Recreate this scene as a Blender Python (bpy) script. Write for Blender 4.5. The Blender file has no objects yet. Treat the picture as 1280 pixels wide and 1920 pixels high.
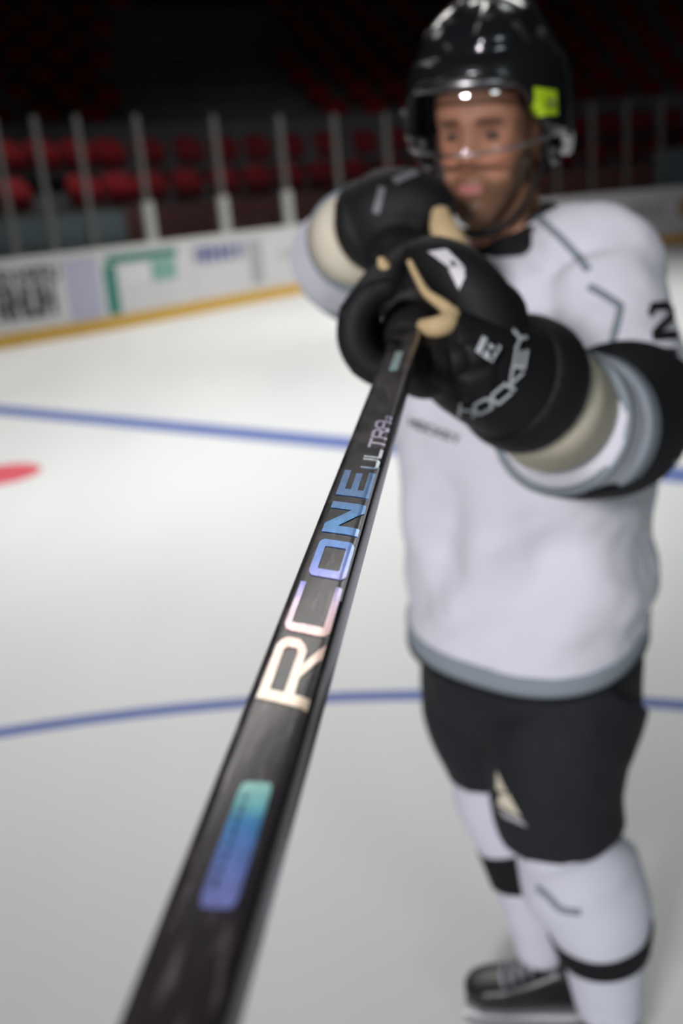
import bpy, bmesh, math, random
import numpy as np
from mathutils import Vector, Matrix, noise
from mathutils.bvhtree import BVHTree

random.seed(7)
S = bpy.context.scene
COL = S.collection

# ------------------------------------------------------------------ camera
FPX = 1867.0                       # focal length in pixels of the 1280x1920 frame (35 mm lens)
CAM = Vector((0.0, 0.0, 1.70))
PITCH = math.atan(598 / 1867.0)
ROLL = math.radians(5.0)
_f = Vector((0, math.cos(PITCH), -math.sin(PITCH)))
_r0 = Vector((1, 0, 0)); _u0 = _r0.cross(_f)
_R = _r0 * math.cos(ROLL) - _u0 * math.sin(ROLL)
_D = -_r0 * math.sin(ROLL) - _u0 * math.cos(ROLL)
cd = bpy.data.cameras.new('camera'); cam = bpy.data.objects.new('camera', cd); COL.objects.link(cam)
cam.matrix_world = Matrix((( _R.x, -_D.x, -_f.x, CAM.x), (_R.y, -_D.y, -_f.y, CAM.y), (_R.z, -_D.z, -_f.z, CAM.z), (0, 0, 0, 1)))
cd.sensor_fit = 'VERTICAL'; cd.sensor_height = 36.0; cd.sensor_width = 24.0
cd.lens = FPX / 1920 * 36.0
cd.clip_start = 0.02; cd.clip_end = 200
cd.dof.use_dof = True; cd.dof.focus_distance = 0.585; cd.dof.aperture_fstop = 4.0
S.camera = cam

# ------------------------------------------------------------------ world, lamps, exposure
W = bpy.data.worlds.new('world'); S.world = W; W.use_nodes = True
W.node_tree.nodes['Background'].inputs[0].default_value = (0.55, 0.6, 0.7, 1)
W.node_tree.nodes['Background'].inputs[1].default_value = 0.01
S.view_settings.view_transform = 'Standard'; S.view_settings.look = 'None'
S.view_settings.gamma = 1.0; S.view_settings.exposure = 0.10
S.view_settings.use_curve_mapping = False

def lamp(x, y, z, power, size, spread, color, aim):
    l = bpy.data.lights.new('arena_and_fill_lamp', 'AREA'); l.shape = 'RECTANGLE'; l.size = size[0]; l.size_y = size[1]
    l.energy = power; l.spread = math.radians(spread); l.color = color
    o = bpy.data.objects.new('arena_and_fill_lamp', l); COL.objects.link(o); o.location = (x, y, z)
    o.rotation_euler = (Vector(aim) - Vector((x, y, z))).to_track_quat('-Z', 'Y').to_euler()
    return o
# arena lamps over the ice, plus unseen lamps added to brighten player, ice and boards
LAMPS = ((-6.0, -10.0, 6.2, 84, 46, (1, .94, 1.0), (0.2, 2.0, 1.1), (2.4, 1.2)), (5.0, -10.0, 6.5, 10, 46, (.85, .97, 1.0), (0.5, 2.0, 1.1), (2.4, 1.2)),  # low pair behind the viewer, added to light the jersey front
         (-6.0, 8.0, 11.0, 50, 100, (1, .97, .98), (-4, 9, 0), (3, 1.5)), (-1.0, 6.5, 10.0, 58, 52, (1, .99, .97), (-.9, 6.2, 0), (3, 1.5)), (5.0, 7.0, 11.0, 125, 90, (.95, 1, 1), (4, 9, 0), (3, 1.5)),  # narrow middle lamp added as a pool of light on mid ice
         (-1.3, 15.0, 11.6, 360, 100, (1, .97, .93), (-.5, 12, 0), (7, 3.2)), (6.0, 16.0, 11.0, 130, 100, (1, .99, .96), (4, 12, 0), (4, 2)),  # wide lamp placed so that the foil R reflects it
         (2.0, 5.0, 8.5, 75, 44, (1, .98, .96), (1.0, 18.5, .6), (3, 1.5)))  # added lamp aimed at the boards and lower seats to brighten them
for (x, y, z, p, sp, c, aim, size) in LAMPS:
    lamp(x, y, z, p, size, sp, c, aim)

# ------------------------------------------------------------------ helpers
def at(x, y, d):
    """world point seen at pixel x, y of the 1280x1920 frame at depth d metres"""
    return CAM + (_f + _R * ((x - 640) / FPX) + _D * ((y - 960) / FPX)) * d

def mat(name, color, rough=0.6, metal=0.0, spec=0.5, var=0.0, vscale=20.0, bump=0.0, bscale=200.0, coat=0.0, emit=None, sheen=0.0):
    m = bpy.data.materials.new(name); m.use_nodes = True
    nt = m.node_tree; b = nt.nodes['Principled BSDF']
    b.inputs['Base Color'].default_value = (*color, 1); b.inputs['Roughness'].default_value = rough
    b.inputs['Metallic'].default_value = metal; b.inputs['Specular IOR Level'].default_value = spec
    b.inputs['Coat Weight'].default_value = coat; b.inputs['Coat Roughness'].default_value = 0.08
    b.inputs['Sheen Weight'].default_value = sheen
    tc = nt.nodes.new('ShaderNodeTexCoord')
    if var > 0:
        n = nt.nodes.new('ShaderNodeTexNoise'); n.inputs['Scale'].default_value = vscale; n.inputs['Detail'].default_value = 4
        nt.links.new(tc.outputs['Object'], n.inputs['Vector'])
        mx = nt.nodes.new('ShaderNodeMix'); mx.data_type = 'RGBA'
        mx.inputs[6].default_value = (*[c * (1 - var) for c in color], 1)
        mx.inputs[7].default_value = (*[min(1, c * (1 + var)) for c in color], 1)
        nt.links.new(n.outputs['Fac'], mx.inputs[0]); nt.links.new(mx.outputs[2], b.inputs['Base Color'])
    if bump > 0:
        n2 = nt.nodes.new('ShaderNodeTexNoise'); n2.inputs['Scale'].default_value = bscale; n2.inputs['Detail'].default_value = 3
        nt.links.new(tc.outputs['Object'], n2.inputs['Vector'])
        bp = nt.nodes.new('ShaderNodeBump'); bp.inputs['Strength'].default_value = bump; bp.inputs['Distance'].default_value = 0.003
        nt.links.new(n2.outputs['Fac'], bp.inputs['Height']); nt.links.new(bp.outputs['Normal'], b.inputs['Normal'])
    return m

def new_mesh(name, verts, faces):
    me = bpy.data.meshes.new(name); me.from_pydata([tuple(v) for v in verts], [], [tuple(f) for f in faces]); me.update()
    bm = bmesh.new(); bm.from_mesh(me); bmesh.ops.recalc_face_normals(bm, faces=bm.faces); bm.to_mesh(me); bm.free()
    return me

def obj(name, me, m=None, parent=None, smooth=False, label=None, cat=None, group=None, kind=None):
    o = bpy.data.objects.new(name, me); COL.objects.link(o)
    if m is not None and not me.materials: me.materials.append(m)
    if smooth: me.polygons.foreach_set('use_smooth', [True] * len(me.polygons))
    if parent is not None: o.parent = parent
    for k, v in (('label', label), ('category', cat), ('group', group), ('kind', kind)):
        if v: o[k] = v
    return o

def empty(name, loc=(0, 0, 0), label=None, cat=None, group=None, kind=None, rz=0):
    o = bpy.data.objects.new(name, None); COL.objects.link(o); o.location = loc; o.rotation_euler = (0, 0, rz)
    o.empty_display_size = 0.05
    for k, v in (('label', label), ('category', cat), ('group', group), ('kind', kind)):
        if v: o[k] = v
    return o

def local(parent, me):
    """shift a mesh built in world coordinates into the frame of an unrotated empty"""
    me.transform(Matrix.Translation(-Vector(parent.location))); return me

class G:
    """geometry collector"""
    def __init__(s): s.v = []; s.f = []
    def add(s, v, f):
        k = len(s.v); s.v += [Vector(p) for p in v]; s.f += [tuple(i + k for i in q) for q in f]; return s
    def mesh(s, name): return new_mesh(name, s.v, s.f)
    def box(s, c, ax, ay, az):
        c = Vector(c); ax, ay, az = Vector(ax), Vector(ay), Vector(az)
        v = [c + ax * i + ay * j + az * k for i in (-1, 1) for j in (-1, 1) for k in (-1, 1)]
        return s.add(v, [(0, 1, 3, 2), (4, 6, 7, 5), (0, 4, 5, 1), (2, 3, 7, 6), (0, 2, 6, 4), (1, 5, 7, 3)])
    def loft(s, rings, caps=True, closed=False):
        n = len(rings[0]); v = [p for r in rings for p in r]; f = []
        for i in range(len(rings) - (0 if closed else 1)):
            i2 = (i + 1) % len(rings)
            for j in range(n):
                j2 = (j + 1) % n
                f.append((i * n + j, i * n + j2, i2 * n + j2, i2 * n + j))
        if caps and not closed:
            f.append(tuple(range(n))[::-1]); f.append(tuple((len(rings) - 1) * n + j for j in range(n)))
        return s.add(v, f)
    def tube(s, pts, radii, n=12, flat=1.0, up=None, caps=True, round_ends=False):
        return s.loft(tube_rings(pts, radii, n, flat, up, round_ends), caps)
    def ball(s, c, rx, ry, rz, ax=None, nu=16, nv=10):
        A = ax or (Vector((1, 0, 0)), Vector((0, 1, 0)), Vector((0, 0, 1))); c = Vector(c)
        rings = []
        for i in range(1, nv):
            t = math.pi * i / nv
            rings.append([c + A[0] * (rx * math.sin(t) * math.cos(2 * math.pi * j / nu)) + A[1] * (ry * math.sin(t) * math.sin(2 * math.pi * j / nu)) + A[2] * (rz * math.cos(t)) for j in range(nu)])
        return s.loft(rings)

def catmull(P, n, radii=None):
    """resample points (and radii) on a Catmull-Rom curve, n pieces for each span"""
    P = [Vector(p) for p in P]; out = []; ro = []
    for i in range(len(P) - 1):
        p0 = P[i - 1] if i else P[0] * 2 - P[1]
        p3 = P[i + 2] if i + 2 < len(P) else P[-1] * 2 - P[-2]
        p1, p2 = P[i], P[i + 1]
        for k in range(n):
            t = k / n
            out.append(0.5 * ((2 * p1) + (p2 - p0) * t + (2 * p0 - 5 * p1 + 4 * p2 - p3) * t * t + (-p0 + 3 * p1 - 3 * p2 + p3) * t ** 3))
            if radii: ro.append(radii[i] * (1 - t) + radii[i + 1] * t)
    out.append(P[-1])
    if radii: ro.append(radii[-1]); return out, ro
    return out

def tube_rings(pts, radii, n=12, flat=1.0, up=None, round_ends=False):
    pts = [Vector(p) for p in pts]
    if not hasattr(radii, '__len__'): radii = [radii] * len(pts)
    radii = list(radii)
    if round_ends:
        d0 = (pts[0] - pts[1]).normalized(); d1 = (pts[-1] - pts[-2]).normalized()
        pre = [(pts[0] + d0 * radii[0] * k, radii[0] * q) for k, q in ((.95, .3), (.75, .66), (.4, .92))]
        post = [(pts[-1] + d1 * radii[-1] * k, radii[-1] * q) for k, q in ((.4, .92), (.75, .66), (.95, .3))]
        pts = [p for p, _ in pre] + pts + [p for p, _ in post]; radii = [r for _, r in pre] + radii + [r for _, r in post]
    rings = []; u = None
    for i, p in enumerate(pts):
        t = (pts[min(i + 1, len(pts) - 1)] - pts[max(i - 1, 0)]).normalized()
        if u is None:
            u = Vector(up) if up is not None else (Vector((0, 0, 1)) if abs(t.z) < .9 else Vector((1, 0, 0)))
        elif up is not None: u = Vector(up)
        u = (u - t * u.dot(t)).normalized(); w = t.cross(u)
        r = radii[i]; ra, rb = (r if hasattr(r, '__len__') else (r, r * flat))
        rings.append([p + w * (ra * math.cos(2 * math.pi * k / n)) + u * (rb * math.sin(2 * math.pi * k / n)) for k in range(n)])
    return rings

def fuse(name, g, voxel, smooth=6, factor=0.5):
    """weld overlapping closed volumes into one continuous surface"""
    me = new_mesh(name + '_raw', g.v, g.f)
    o = bpy.data.objects.new(name + '_raw', me); COL.objects.link(o)
    m = o.modifiers.new('r', 'REMESH'); m.mode = 'VOXEL'; m.voxel_size = voxel; m.adaptivity = 0
    if smooth:
        q = o.modifiers.new('s', 'SMOOTH'); q.factor = factor; q.iterations = smooth
    dg = bpy.context.evaluated_depsgraph_get(); dg.update()
    out = bpy.data.meshes.new_from_object(o.evaluated_get(dg)); out.name = name
    bpy.data.objects.remove(o); bpy.data.meshes.remove(me)
    out.polygons.foreach_set('use_smooth', [True] * len(out.polygons))
    return out

def bvh_of(*meshes_world):
    V = []; F = []
    for me in meshes_world:
        k = len(V); V += [v.co.copy() for v in me.vertices]; F += [tuple(i + k for i in p.vertices) for p in me.polygons]
    return BVHTree.FromPolygons(V, F)

def cast(bvh, x, y):
    d = (_f + _R * ((x - 640) / FPX) + _D * ((y - 960) / FPX)).normalized()
    h = bvh.ray_cast(CAM, d)
    if h[0] is None:
        h2 = bvh.find_nearest(CAM + d * 1.5); return h2[0], h2[1]
    n = h[1]
    return h[0], (n if n.dot(d) < 0 else -n)

def strip_on(bvh, pts, width, off=0.002, n=10, thick=0.0015):
    """a sewn band of given width (m) lying on a surface along the given sight points"""
    P = catmull([Vector((x, y, 0)) for x, y in pts], n)
    hit = [cast(bvh, p.x, p.y) for p in P]
    C_ = [h[0] + h[1] * off for h in hit]; rings = []
    for i, c in enumerate(C_):
        t = (C_[min(i + 1, len(C_) - 1)] - C_[max(i - 1, 0)])
        if t.length < 1e-6: continue
        t.normalize(); nn = hit[i][1]; w = nn.cross(t).normalized() * width / 2
        rings.append([c - w - nn * thick, c - w + nn * thick, c + w + nn * thick, c + w - nn * thick])
    return G().loft(rings)

# ------------------------------------------------------------------ a stroke alphabet for the lettering
# letters drawn as centre lines on a 0..1 by 0..1 grid
GLY = {'A': [[(0, 0), (0, .8), (.2, 1), (.8, 1), (1, .8), (1, 0)], [(0, .42), (1, .42)]],
       'C': [[(1, 1), (.15, 1), (0, .85), (0, .15), (.15, 0), (1, 0)]],
       'E': [[(1, 1), (0, 1), (0, 0), (1, 0)], [(0, .5), (.9, .5)]],
       'H': [[(0, 0), (0, 1)], [(1, 0), (1, 1)], [(0, .5), (1, .5)]],
       'K': [[(0, 0), (0, 1)], [(1, 1), (.1, .5), (1, 0)]],
       'L': [[(0, 1), (0, .1), (.1, 0), (1, 0)]],
       'N': [[(0, 0), (0, 1), (1, 0), (1, 1)]],
       'O': [[(.15, 0), (0, .15), (0, .85), (.15, 1), (.85, 1), (1, .85), (1, .15), (.85, 0), (.15, 0)]],
       'R': [[(0, 0), (0, 1), (.8, 1), (1, .85), (1, .6), (.8, .45), (0, .45)], [(.55, .45), (1, 0)]],
       'T': [[(0, 1), (1, 1)], [(.5, 1), (.5, 0)]],
       'U': [[(0, 1), (0, .15), (.15, 0), (.85, 0), (1, .15), (1, 1)]],
       'Y': [[(0, 1), (.5, .5), (1, 1)], [(.5, .5), (.5, 0)]],
       '2': [[(0, .78), (.15, .95), (.85, .95), (1, .8), (1, .6), (0, .1), (0, 0), (1, 0)]],
       '-': [[(0, .5), (1, .5)]]}

def stroke_quads(line, w, h, th):
    """2-D outline quads of a polyline with mitred corners; returns list of quads"""
    P = [Vector((x * w, y * h)) for x, y in line]; q = []; closed = (P[0] - P[-1]).length < 1e-9
    n = len(P); off = []
    for i in range(n):
        if closed: a = P[i - 1] if i else P[-2]; c = P[i + 1] if i < n - 1 else P[1]
        else: a = P[i - 1] if i else None; c = P[i + 1] if i < n - 1 else None
        d1 = (P[i] - a).normalized() if a is not None else (c - P[i]).normalized()
        d2 = (c - P[i]).normalized() if c is not None else d1
        n1 = Vector((-d1.y, d1.x)); n2 = Vector((-d2.y, d2.x)); m = (n1 + n2)
        m = m.normalized() if m.length > 1e-6 else n1
        k = min(1 / max(m.dot(n1), .3), 1.8) * th / 2
        ext = (-d2 if i == 0 else d1) * (th / 2) if (not closed and i in (0, n - 1)) else Vector((0, 0))
        off.append((P[i] + m * k + ext, P[i] - m * k + ext))
    for i in range(n - 1): q.append((off[i][0], off[i][1], off[i + 1][1], off[i + 1][0]))
    return q

def glyph_geo(ch, w, h, th, place, depth, sub=1):
    """solid letter; place(u, v, lift) gives world points"""
    g = G()
    for line in GLY[ch]:
        for q in stroke_quads(line, w, h, th):
            for k in range(sub):
                t0, t1 = k / sub, (k + 1) / sub
                a, b = q[0].lerp(q[3], t0), q[1].lerp(q[2], t0); c, d = q[1].lerp(q[2], t1), q[0].lerp(q[3], t1)
                lo = [place(p.x, p.y, 0) for p in (a, b, c, d)]; hi = [place(p.x, p.y, depth) for p in (a, b, c, d)]
                g.add(lo + hi, [(0, 3, 2, 1), (4, 5, 6, 7), (0, 1, 5, 4), (1, 2, 6, 5), (2, 3, 7, 6), (3, 0, 4, 7)])
    return g

# ------------------------------------------------------------------ materials
def ice_material():
    m = mat('ice', (.70, .71, .71), rough=.42, spec=.25)
    nt = m.node_tree; b = nt.nodes['Principled BSDF']; tc = nt.nodes.new('ShaderNodeTexCoord')
    n = nt.nodes.new('ShaderNodeTexNoise'); n.inputs['Scale'].default_value = .8; n.inputs['Detail'].default_value = 6
    mp = nt.nodes.new('ShaderNodeMapping'); mp.inputs['Scale'].default_value = (1, .35, 1); mp.inputs['Rotation'].default_value = (0, 0, .6)
    nt.links.new(tc.outputs['Object'], mp.inputs[0]); nt.links.new(mp.outputs[0], n.inputs['Vector'])
    cr = nt.nodes.new('ShaderNodeValToRGB'); cr.color_ramp.elements[0].position = .3; cr.color_ramp.elements[1].position = .7
    cr.color_ramp.elements[0].color = (.66, .675, .675, 1); cr.color_ramp.elements[1].color = (.74, .75, .745, 1)
    nt.links.new(n.outputs['Fac'], cr.inputs[0]); nt.links.new(cr.outputs[0], b.inputs['Base Color'])
    s = nt.nodes.new('ShaderNodeTexNoise'); s.inputs['Scale'].default_value = 60; s.inputs['Detail'].default_value = 5
    bp = nt.nodes.new('ShaderNodeBump'); bp.inputs['Strength'].default_value = .12; bp.inputs['Distance'].default_value = .002
    nt.links.new(mp.outputs[0], s.inputs['Vector']); nt.links.new(s.outputs['Fac'], bp.inputs['Height']); nt.links.new(bp.outputs[0], b.inputs['Normal'])
    return m
M = {
 'ice': ice_material(),
 'blue_paint': mat('blue_paint', (.11, .16, .40), .45, var=.12, vscale=6, spec=.25),
 'red_paint': mat('red_paint', (.62, .10, .13), .45, var=.12, vscale=6, spec=.25),
 'board': mat('board_white', (.66, .66, .67), .35, var=.05, vscale=3),
 'kick': mat('kick_yellow', (.66, .40, .07), .4, var=.1, vscale=4),
 'cap': mat('cap_white', (.70, .70, .68), .4, var=.05),
 'ad_dark': mat('ad_charcoal', (.06, .06, .065), .5, var=.1), 'ad_green': mat('ad_green', (.03, .22, .17), .5, var=.1),
 'ad_pale_green': mat('ad_pale_green', (.22, .42, .36), .5, var=.1), 'ad_blue': mat('ad_blue', (.07, .09, .27), .5, var=.1),
 'ad_lilac': mat('ad_lilac', (.48, .48, .62), .5, var=.05), 'ad_grey': mat('ad_grey', (.42, .42, .43), .5, var=.1),
 'ad_ochre': mat('ad_ochre', (.40, .25, .08), .5, var=.1), 'ad_white': mat('ad_white', (.72, .72, .74), .4, var=.03),
 'stanchion': mat('stanchion_aluminium', (.16, .155, .15), .45, metal=.3, var=.08),
 'lit_post_foot': mat('lit_post_grey', (.38, .38, .36), .6, var=.1),
 'seat_red': mat('seat_red', (.24, .010, .014), .7, spec=.2, var=.15, vscale=5), 'seat_bracket': mat('seat_bracket', (.06, .06, .06), .5, var=.1),
 'concrete': mat('concrete', (.13, .13, .135), .9, var=.25, vscale=2, bump=.3, bscale=30),
 'dark_wall': mat('dark_wall', (.03, .028, .03), .9, var=.2, vscale=1),
 'red_wall': mat('red_brown_wall', (.13, .045, .042), .8, var=.15, vscale=2),
 'bench_grey': mat('bench_grey', (.15, .18, .19), .6, var=.12, vscale=2),
 'parapet': mat('parapet_grey', (.20, .20, .22), .7, var=.12, vscale=2),
 'jersey': mat('jersey_white', (.74, .76, .82), .75, var=.03, vscale=8, bump=.25, bscale=420, sheen=.1),
 'jersey_grey': mat('jersey_grey', (.25, .30, .33), .75, var=.06, bump=.2, bscale=420),
 'jersey_black': mat('jersey_black', (.008, .009, .010), .8, var=.1, bump=.2, bscale=420, spec=.25),
 'print_dark': mat('print_charcoal', (.03, .035, .045), .6, var=.1),
 'pants': mat('pants_charcoal', (.013, .016, .018), .75, var=.2, vscale=30, bump=.3, bscale=350, spec=.3),
 'sock': mat('sock_white', (.66, .69, .77), .85, var=.05, vscale=20, bump=.3, bscale=300),
 'glove': mat('glove_black', (.0085, .009, .0095), .62, var=.2, vscale=30, bump=.3, bscale=300, spec=.3),
 'palm': mat('palm_tan', (.62, .47, .25), .7, var=.1, vscale=40, bump=.2, bscale=200),
 'liner': mat('glove_liner_cream', (.74, .70, .54), .8, var=.08, vscale=30, bump=.3, bscale=200),
 'glove_print': mat('glove_print_silver', (.55, .60, .62), .45, var=.08, vscale=60),
 'helmet': mat('helmet_black', (.010, .011, .012), .20, var=.1, coat=.5), 'helmet_matte': mat('helmet_inner', (.012, .012, .013), .6, var=.1),
 'clear_plastic': mat('ear_guard_clear', (.03, .033, .035), .3, var=.05, coat=.3),
 'lime': mat('sticker_lime', (.52, .78, .02), .5, var=.08), 'lime_dark': mat('sticker_mark', (.30, .42, .02), .5, var=.05),
 'strap': mat('strap_black', (.008, .008, .008), .7, var=.1),
 'eye': mat('eye_white', (.20, .17, .15), .2, var=.05), 'iris': mat('iris_brown', (.03, .02, .012), .2, var=.1),
 'boot': mat('boot_black', (.014, .015, .016), .35, var=.15), 'boot_trim': mat('boot_grey', (.16, .165, .17), .5, var=.1),
 'holder': mat('holder_white', (.62, .65, .66), .35, var=.05), 'steel': mat('blade_steel', (.5, .52, .53), .25, metal=1, var=.05),
 'lace': mat('lace_white', (.42, .41, .45), .8, var=.1),
}

def glass_material(name, tint, base, graze, rough):
    m = bpy.data.materials.new(name); m.use_nodes = True; nt = m.node_tree; nt.nodes.clear()
    out = nt.nodes.new('ShaderNodeOutputMaterial'); mx = nt.nodes.new('ShaderNodeMixShader')
    tr = nt.nodes.new('ShaderNodeBsdfTransparent'); tr.inputs[0].default_value = (*tint, 1)
    gl = nt.nodes.new('ShaderNodeBsdfGlossy'); gl.inputs['Roughness'].default_value = rough
    lw = nt.nodes.new('ShaderNodeLayerWeight'); lw.inputs[0].default_value = .35
    ma = nt.nodes.new('ShaderNodeMath'); ma.operation = 'MULTIPLY_ADD'; ma.inputs[1].default_value = graze; ma.inputs[2].default_value = base
    nt.links.new(lw.outputs['Fresnel'], ma.inputs[0]); nt.links.new(ma.outputs[0], mx.inputs[0])
    nt.links.new(tr.outputs[0], mx.inputs[1]); nt.links.new(gl.outputs[0], mx.inputs[2]); nt.links.new(mx.outputs[0], out.inputs[0])
    return m
M['rink_glass'] = glass_material('rink_glass', (.93, .95, .95), .02, .5, .05)
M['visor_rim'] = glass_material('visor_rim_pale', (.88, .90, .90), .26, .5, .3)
M['visor'] = glass_material('visor_clear', (.985, .987, .99), .045, .6, .05)

# ------------------------------------------------------------------ the ice and its painted lines
floor = obj('floor', G().box((1, 9, -.03), (26, 0, 0), (0, 26, 0), (0, 0, .03)).mesh('floor'), M['ice'], kind='structure', label='white rink ice')
bd = Vector((.790, -.613, 0)).normalized(); bn = Vector((.613, .790, 0)).normalized()
bc = Vector((.043, 6.925, 0))
g = G().box(bc + Vector((0, 0, .0006)), bd * 9.0, bn * .15, (0, 0, .0006))
obj('blue_line', g.mesh('blue_line'), M['blue_paint'], floor, label='straight blue zone line painted across the ice')
cc = Vector((-.5, -1.315, 0)); rings = []
for i in range(181):
    a = math.radians(i * 2); d = Vector((math.cos(a), math.sin(a), 0))
    rings.append([cc + d * (4.5 + q) + Vector((0, 0, z)) for q, z in ((-.036, 0), (.036, 0), (.036, .0012), (-.036, .0012))])
obj('circle_line', G().loft(rings[:-1], closed=True).mesh('circle_line'), M['blue_paint'], floor, label='thin blue painted circle line')
sc = Vector((-2.40, 6.86, 0)); r = .30
v = [sc + Vector((r * math.cos(t * math.pi / 24), r * math.sin(t * math.pi / 24), z)) for z in (0, .0012) for t in range(48)]
obj('faceoff_spot', new_mesh('faceoff_spot', v, [tuple(range(48, 96))] + [(i, (i + 1) % 48, 48 + (i + 1) % 48, 48 + i) for i in range(48)]), M['red_paint'], floor, label='round red painted face-off spot')

# ------------------------------------------------------------------ boards, glass and stands, all following one curve
BP = [(-13.5, 5.2), (-9.0, 9.6), (-4.6, 14.05), (-3.3, 15.2), (-1.85, 16.85), (-.43, 18.5), (2.2, 20.7), (5.0, 22.0), (7.9, 22.75), (12, 23.2), (17, 22.6), (22, 20.6), (26.5, 17.0)]
fine = catmull([Vector((x, y, 0)) for x, y in BP], 40)
LEN = [0.0]
for i in range(1, len(fine)): LEN.append(LEN[-1] + (fine[i] - fine[i - 1]).length)
def curve(s, off=0.0, z=0.0):
    """point at arc length s, moved outward (away from the ice) by off, at height z; also the outward and along directions"""
    s = max(0, min(LEN[-1] - 1e-4, s)); i = int(np.searchsorted(LEN, s, side='right')) - 1; i = min(i, len(fine) - 2)
    t = (s - LEN[i]) / (LEN[i + 1] - LEN[i]); p = fine[i].lerp(fine[i + 1], t)
    j0, j1 = max(0, i - 12), min(len(fine) - 1, i + 13)
    d = (fine[j1] - fine[j0]).normalized(); n = Vector((-d.y, d.x, 0))
    return p + n * off + Vector((0, 0, z)), n, d
def s_of_x(x):
    lo, hi = 0.0, LEN[-1]
    for _ in range(40):
        mid = (lo + hi) / 2
        if curve(mid)[0].x < x: lo = mid
        else: hi = mid
    return lo
def band(s0, s1, off0, off1, z0, z1, step=.4):
    n = max(1, int((s1 - s0) / step)); R_ = []
    for i in range(n + 1):
        s = s0 + (s1 - s0) * i / n
        R_.append([curve(s, off0, z0)[0], curve(s, off0, z1)[0], curve(s, off1, z1)[0], curve(s, off1, z0)[0]])
    return G().loft(R_)
SA, SB = s_of_x(-12.0), s_of_x(24.0)
wall = empty('wall_back', kind='structure', label='white rink boards round the ice')
PW = 2.35; np_ = int((SB - SA) / PW)
for i in range(np_):
    obj('board_panel', band(SA + i * PW + .006, SA + (i + 1) * PW - .006, 0, .06, .19, 1.16).mesh('board_panel'), M['board'], wall)
base = empty('baseboard_back', kind='structure', label='yellow kick plate along the foot of the boards')
for i in range(np_):
    obj('kick_plate', band(SA + i * PW + .004, SA + (i + 1) * PW - .004, -.012, .05, 0.0, .195).mesh('kick_plate'), M['kick'], base)
obj('trim_1', band(SA, SA + np_ * PW, -.02, .11, 1.16, 1.20).mesh('trim_1'), M['cap'], kind='structure', label='pale cap rail on top of the boards')

def s_at_px(x, z=1.2):
    """arc length of the board point that stands at image column x (used once to read positions off the photograph)"""
    lo, hi = SA, SB
    for _ in range(40):
        mid = (lo + hi) / 2; p = curve(mid, 0, z)[0] - CAM
        px = 640 + FPX * p.dot(_R) / p.dot(_f)
        if px < x: lo = mid
        else: hi = mid
    return lo
def ad_plate(x0, x1, z0, z1, m, name='advert_print', depth=.004):
    s0, s1 = s_at_px(x0, (z0 + z1) / 2), s_at_px(x1, (z0 + z1) / 2)
    return obj(name, band(s0, s1, -depth, .001, z0, z1, .25).mesh(name), M[m], wall)
def ad_word(x0, x1, z0, z1, m, n, seed):
    """a line of lettering too blurred to read: upright letter-like marks"""
    rnd = random.Random(seed); s0, s1 = s_at_px(x0, (z0 + z1) / 2), s_at_px(x1, (z0 + z1) / 2); w = (s1 - s0) / n; h = z1 - z0
    g = G()
    for i in range(n):
        ch = rnd.choice('ENHARUO'); a = s0 + i * w + w * .1
        def place(u, v, lift): return curve(a + u, -.003 - lift, z0 + v)[0]
        q = glyph_geo(ch, w * .68, h, h * .24, place, .002); g.add(q.v, q.f)
    return obj('advert_lettering', g.mesh('advert_lettering'), M[m], wall)
ad_word(-45, 112, .86, 1.04, 'ad_dark', 8, 3)
ad_word(-5, 105, .40, .78, 'ad_dark', 4, 5)
ad_plate(126, 188, .22, 1.08, 'ad_lilac')
ad_plate(198, 330, .96, 1.08, 'ad_green', 'advert_print')
ad_plate(199, 222, .22, .94, 'ad_green')
ad_plate(284, 330, .62, .93, 'ad_pale_green')
ad_plate(226, 280, .62, .90, 'ad_white')
ad_word(366, 460, .80, 1.02, 'ad_blue', 6, 9)
ad_plate(468, 492, .30, 1.05, 'ad_grey')
ad_word(522, 560, .66, .80, 'ad_grey', 3, 4)
ad_word(1165, 1245, .60, .88, 'ad_grey', 5, 8)
ad_plate(1272, 1330, .55, .95, 'ad_ochre')

glass = empty('rink_glass', label='clear protective glass panes with aluminium posts above the boards', cat='rink glass')
posts_px = [-60, 28, 100, 176, 284, 424, 543, 642, 735, 830, 930, 1046, 1112, 1176, 1240, 1320]
ps = [s_at_px(x, 1.5) for x in posts_px]
ps = [ps[0] - 1.25 * k for k in range(5, 0, -1)] + ps + [ps[-1] + 1.25 * k for k in range(1, 10)]     # the glass goes on beyond the frame
GH = 3.05
for i, s in enumerate(ps):
    c, n, d = curve(s, .05, 0)
    obj('stanchion', G().box(c + Vector((0, 0, (1.2 + GH) / 2)), d * .038, n * .03, (0, 0, (GH - 1.2) / 2)).mesh('stanchion'), M['stanchion'], glass)
    if i in (9, 10, 11):   # paler boxes standing in for the lit lower ends of these posts
        obj('lit_post_foot', G().box(c + Vector((0, 0, 1.50)) - n * .012, d * .085, n * .04, (0, 0, .30)).mesh('lit_post_foot'), M['lit_post_foot'], glass)
    if i + 1 < len(ps):
        obj('glass_pane', band(s + .03, ps[i + 1] - .03, .045, .057, 1.2, GH - .05, .5).mesh('glass_pane'), M['rink_glass'], glass)

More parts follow.
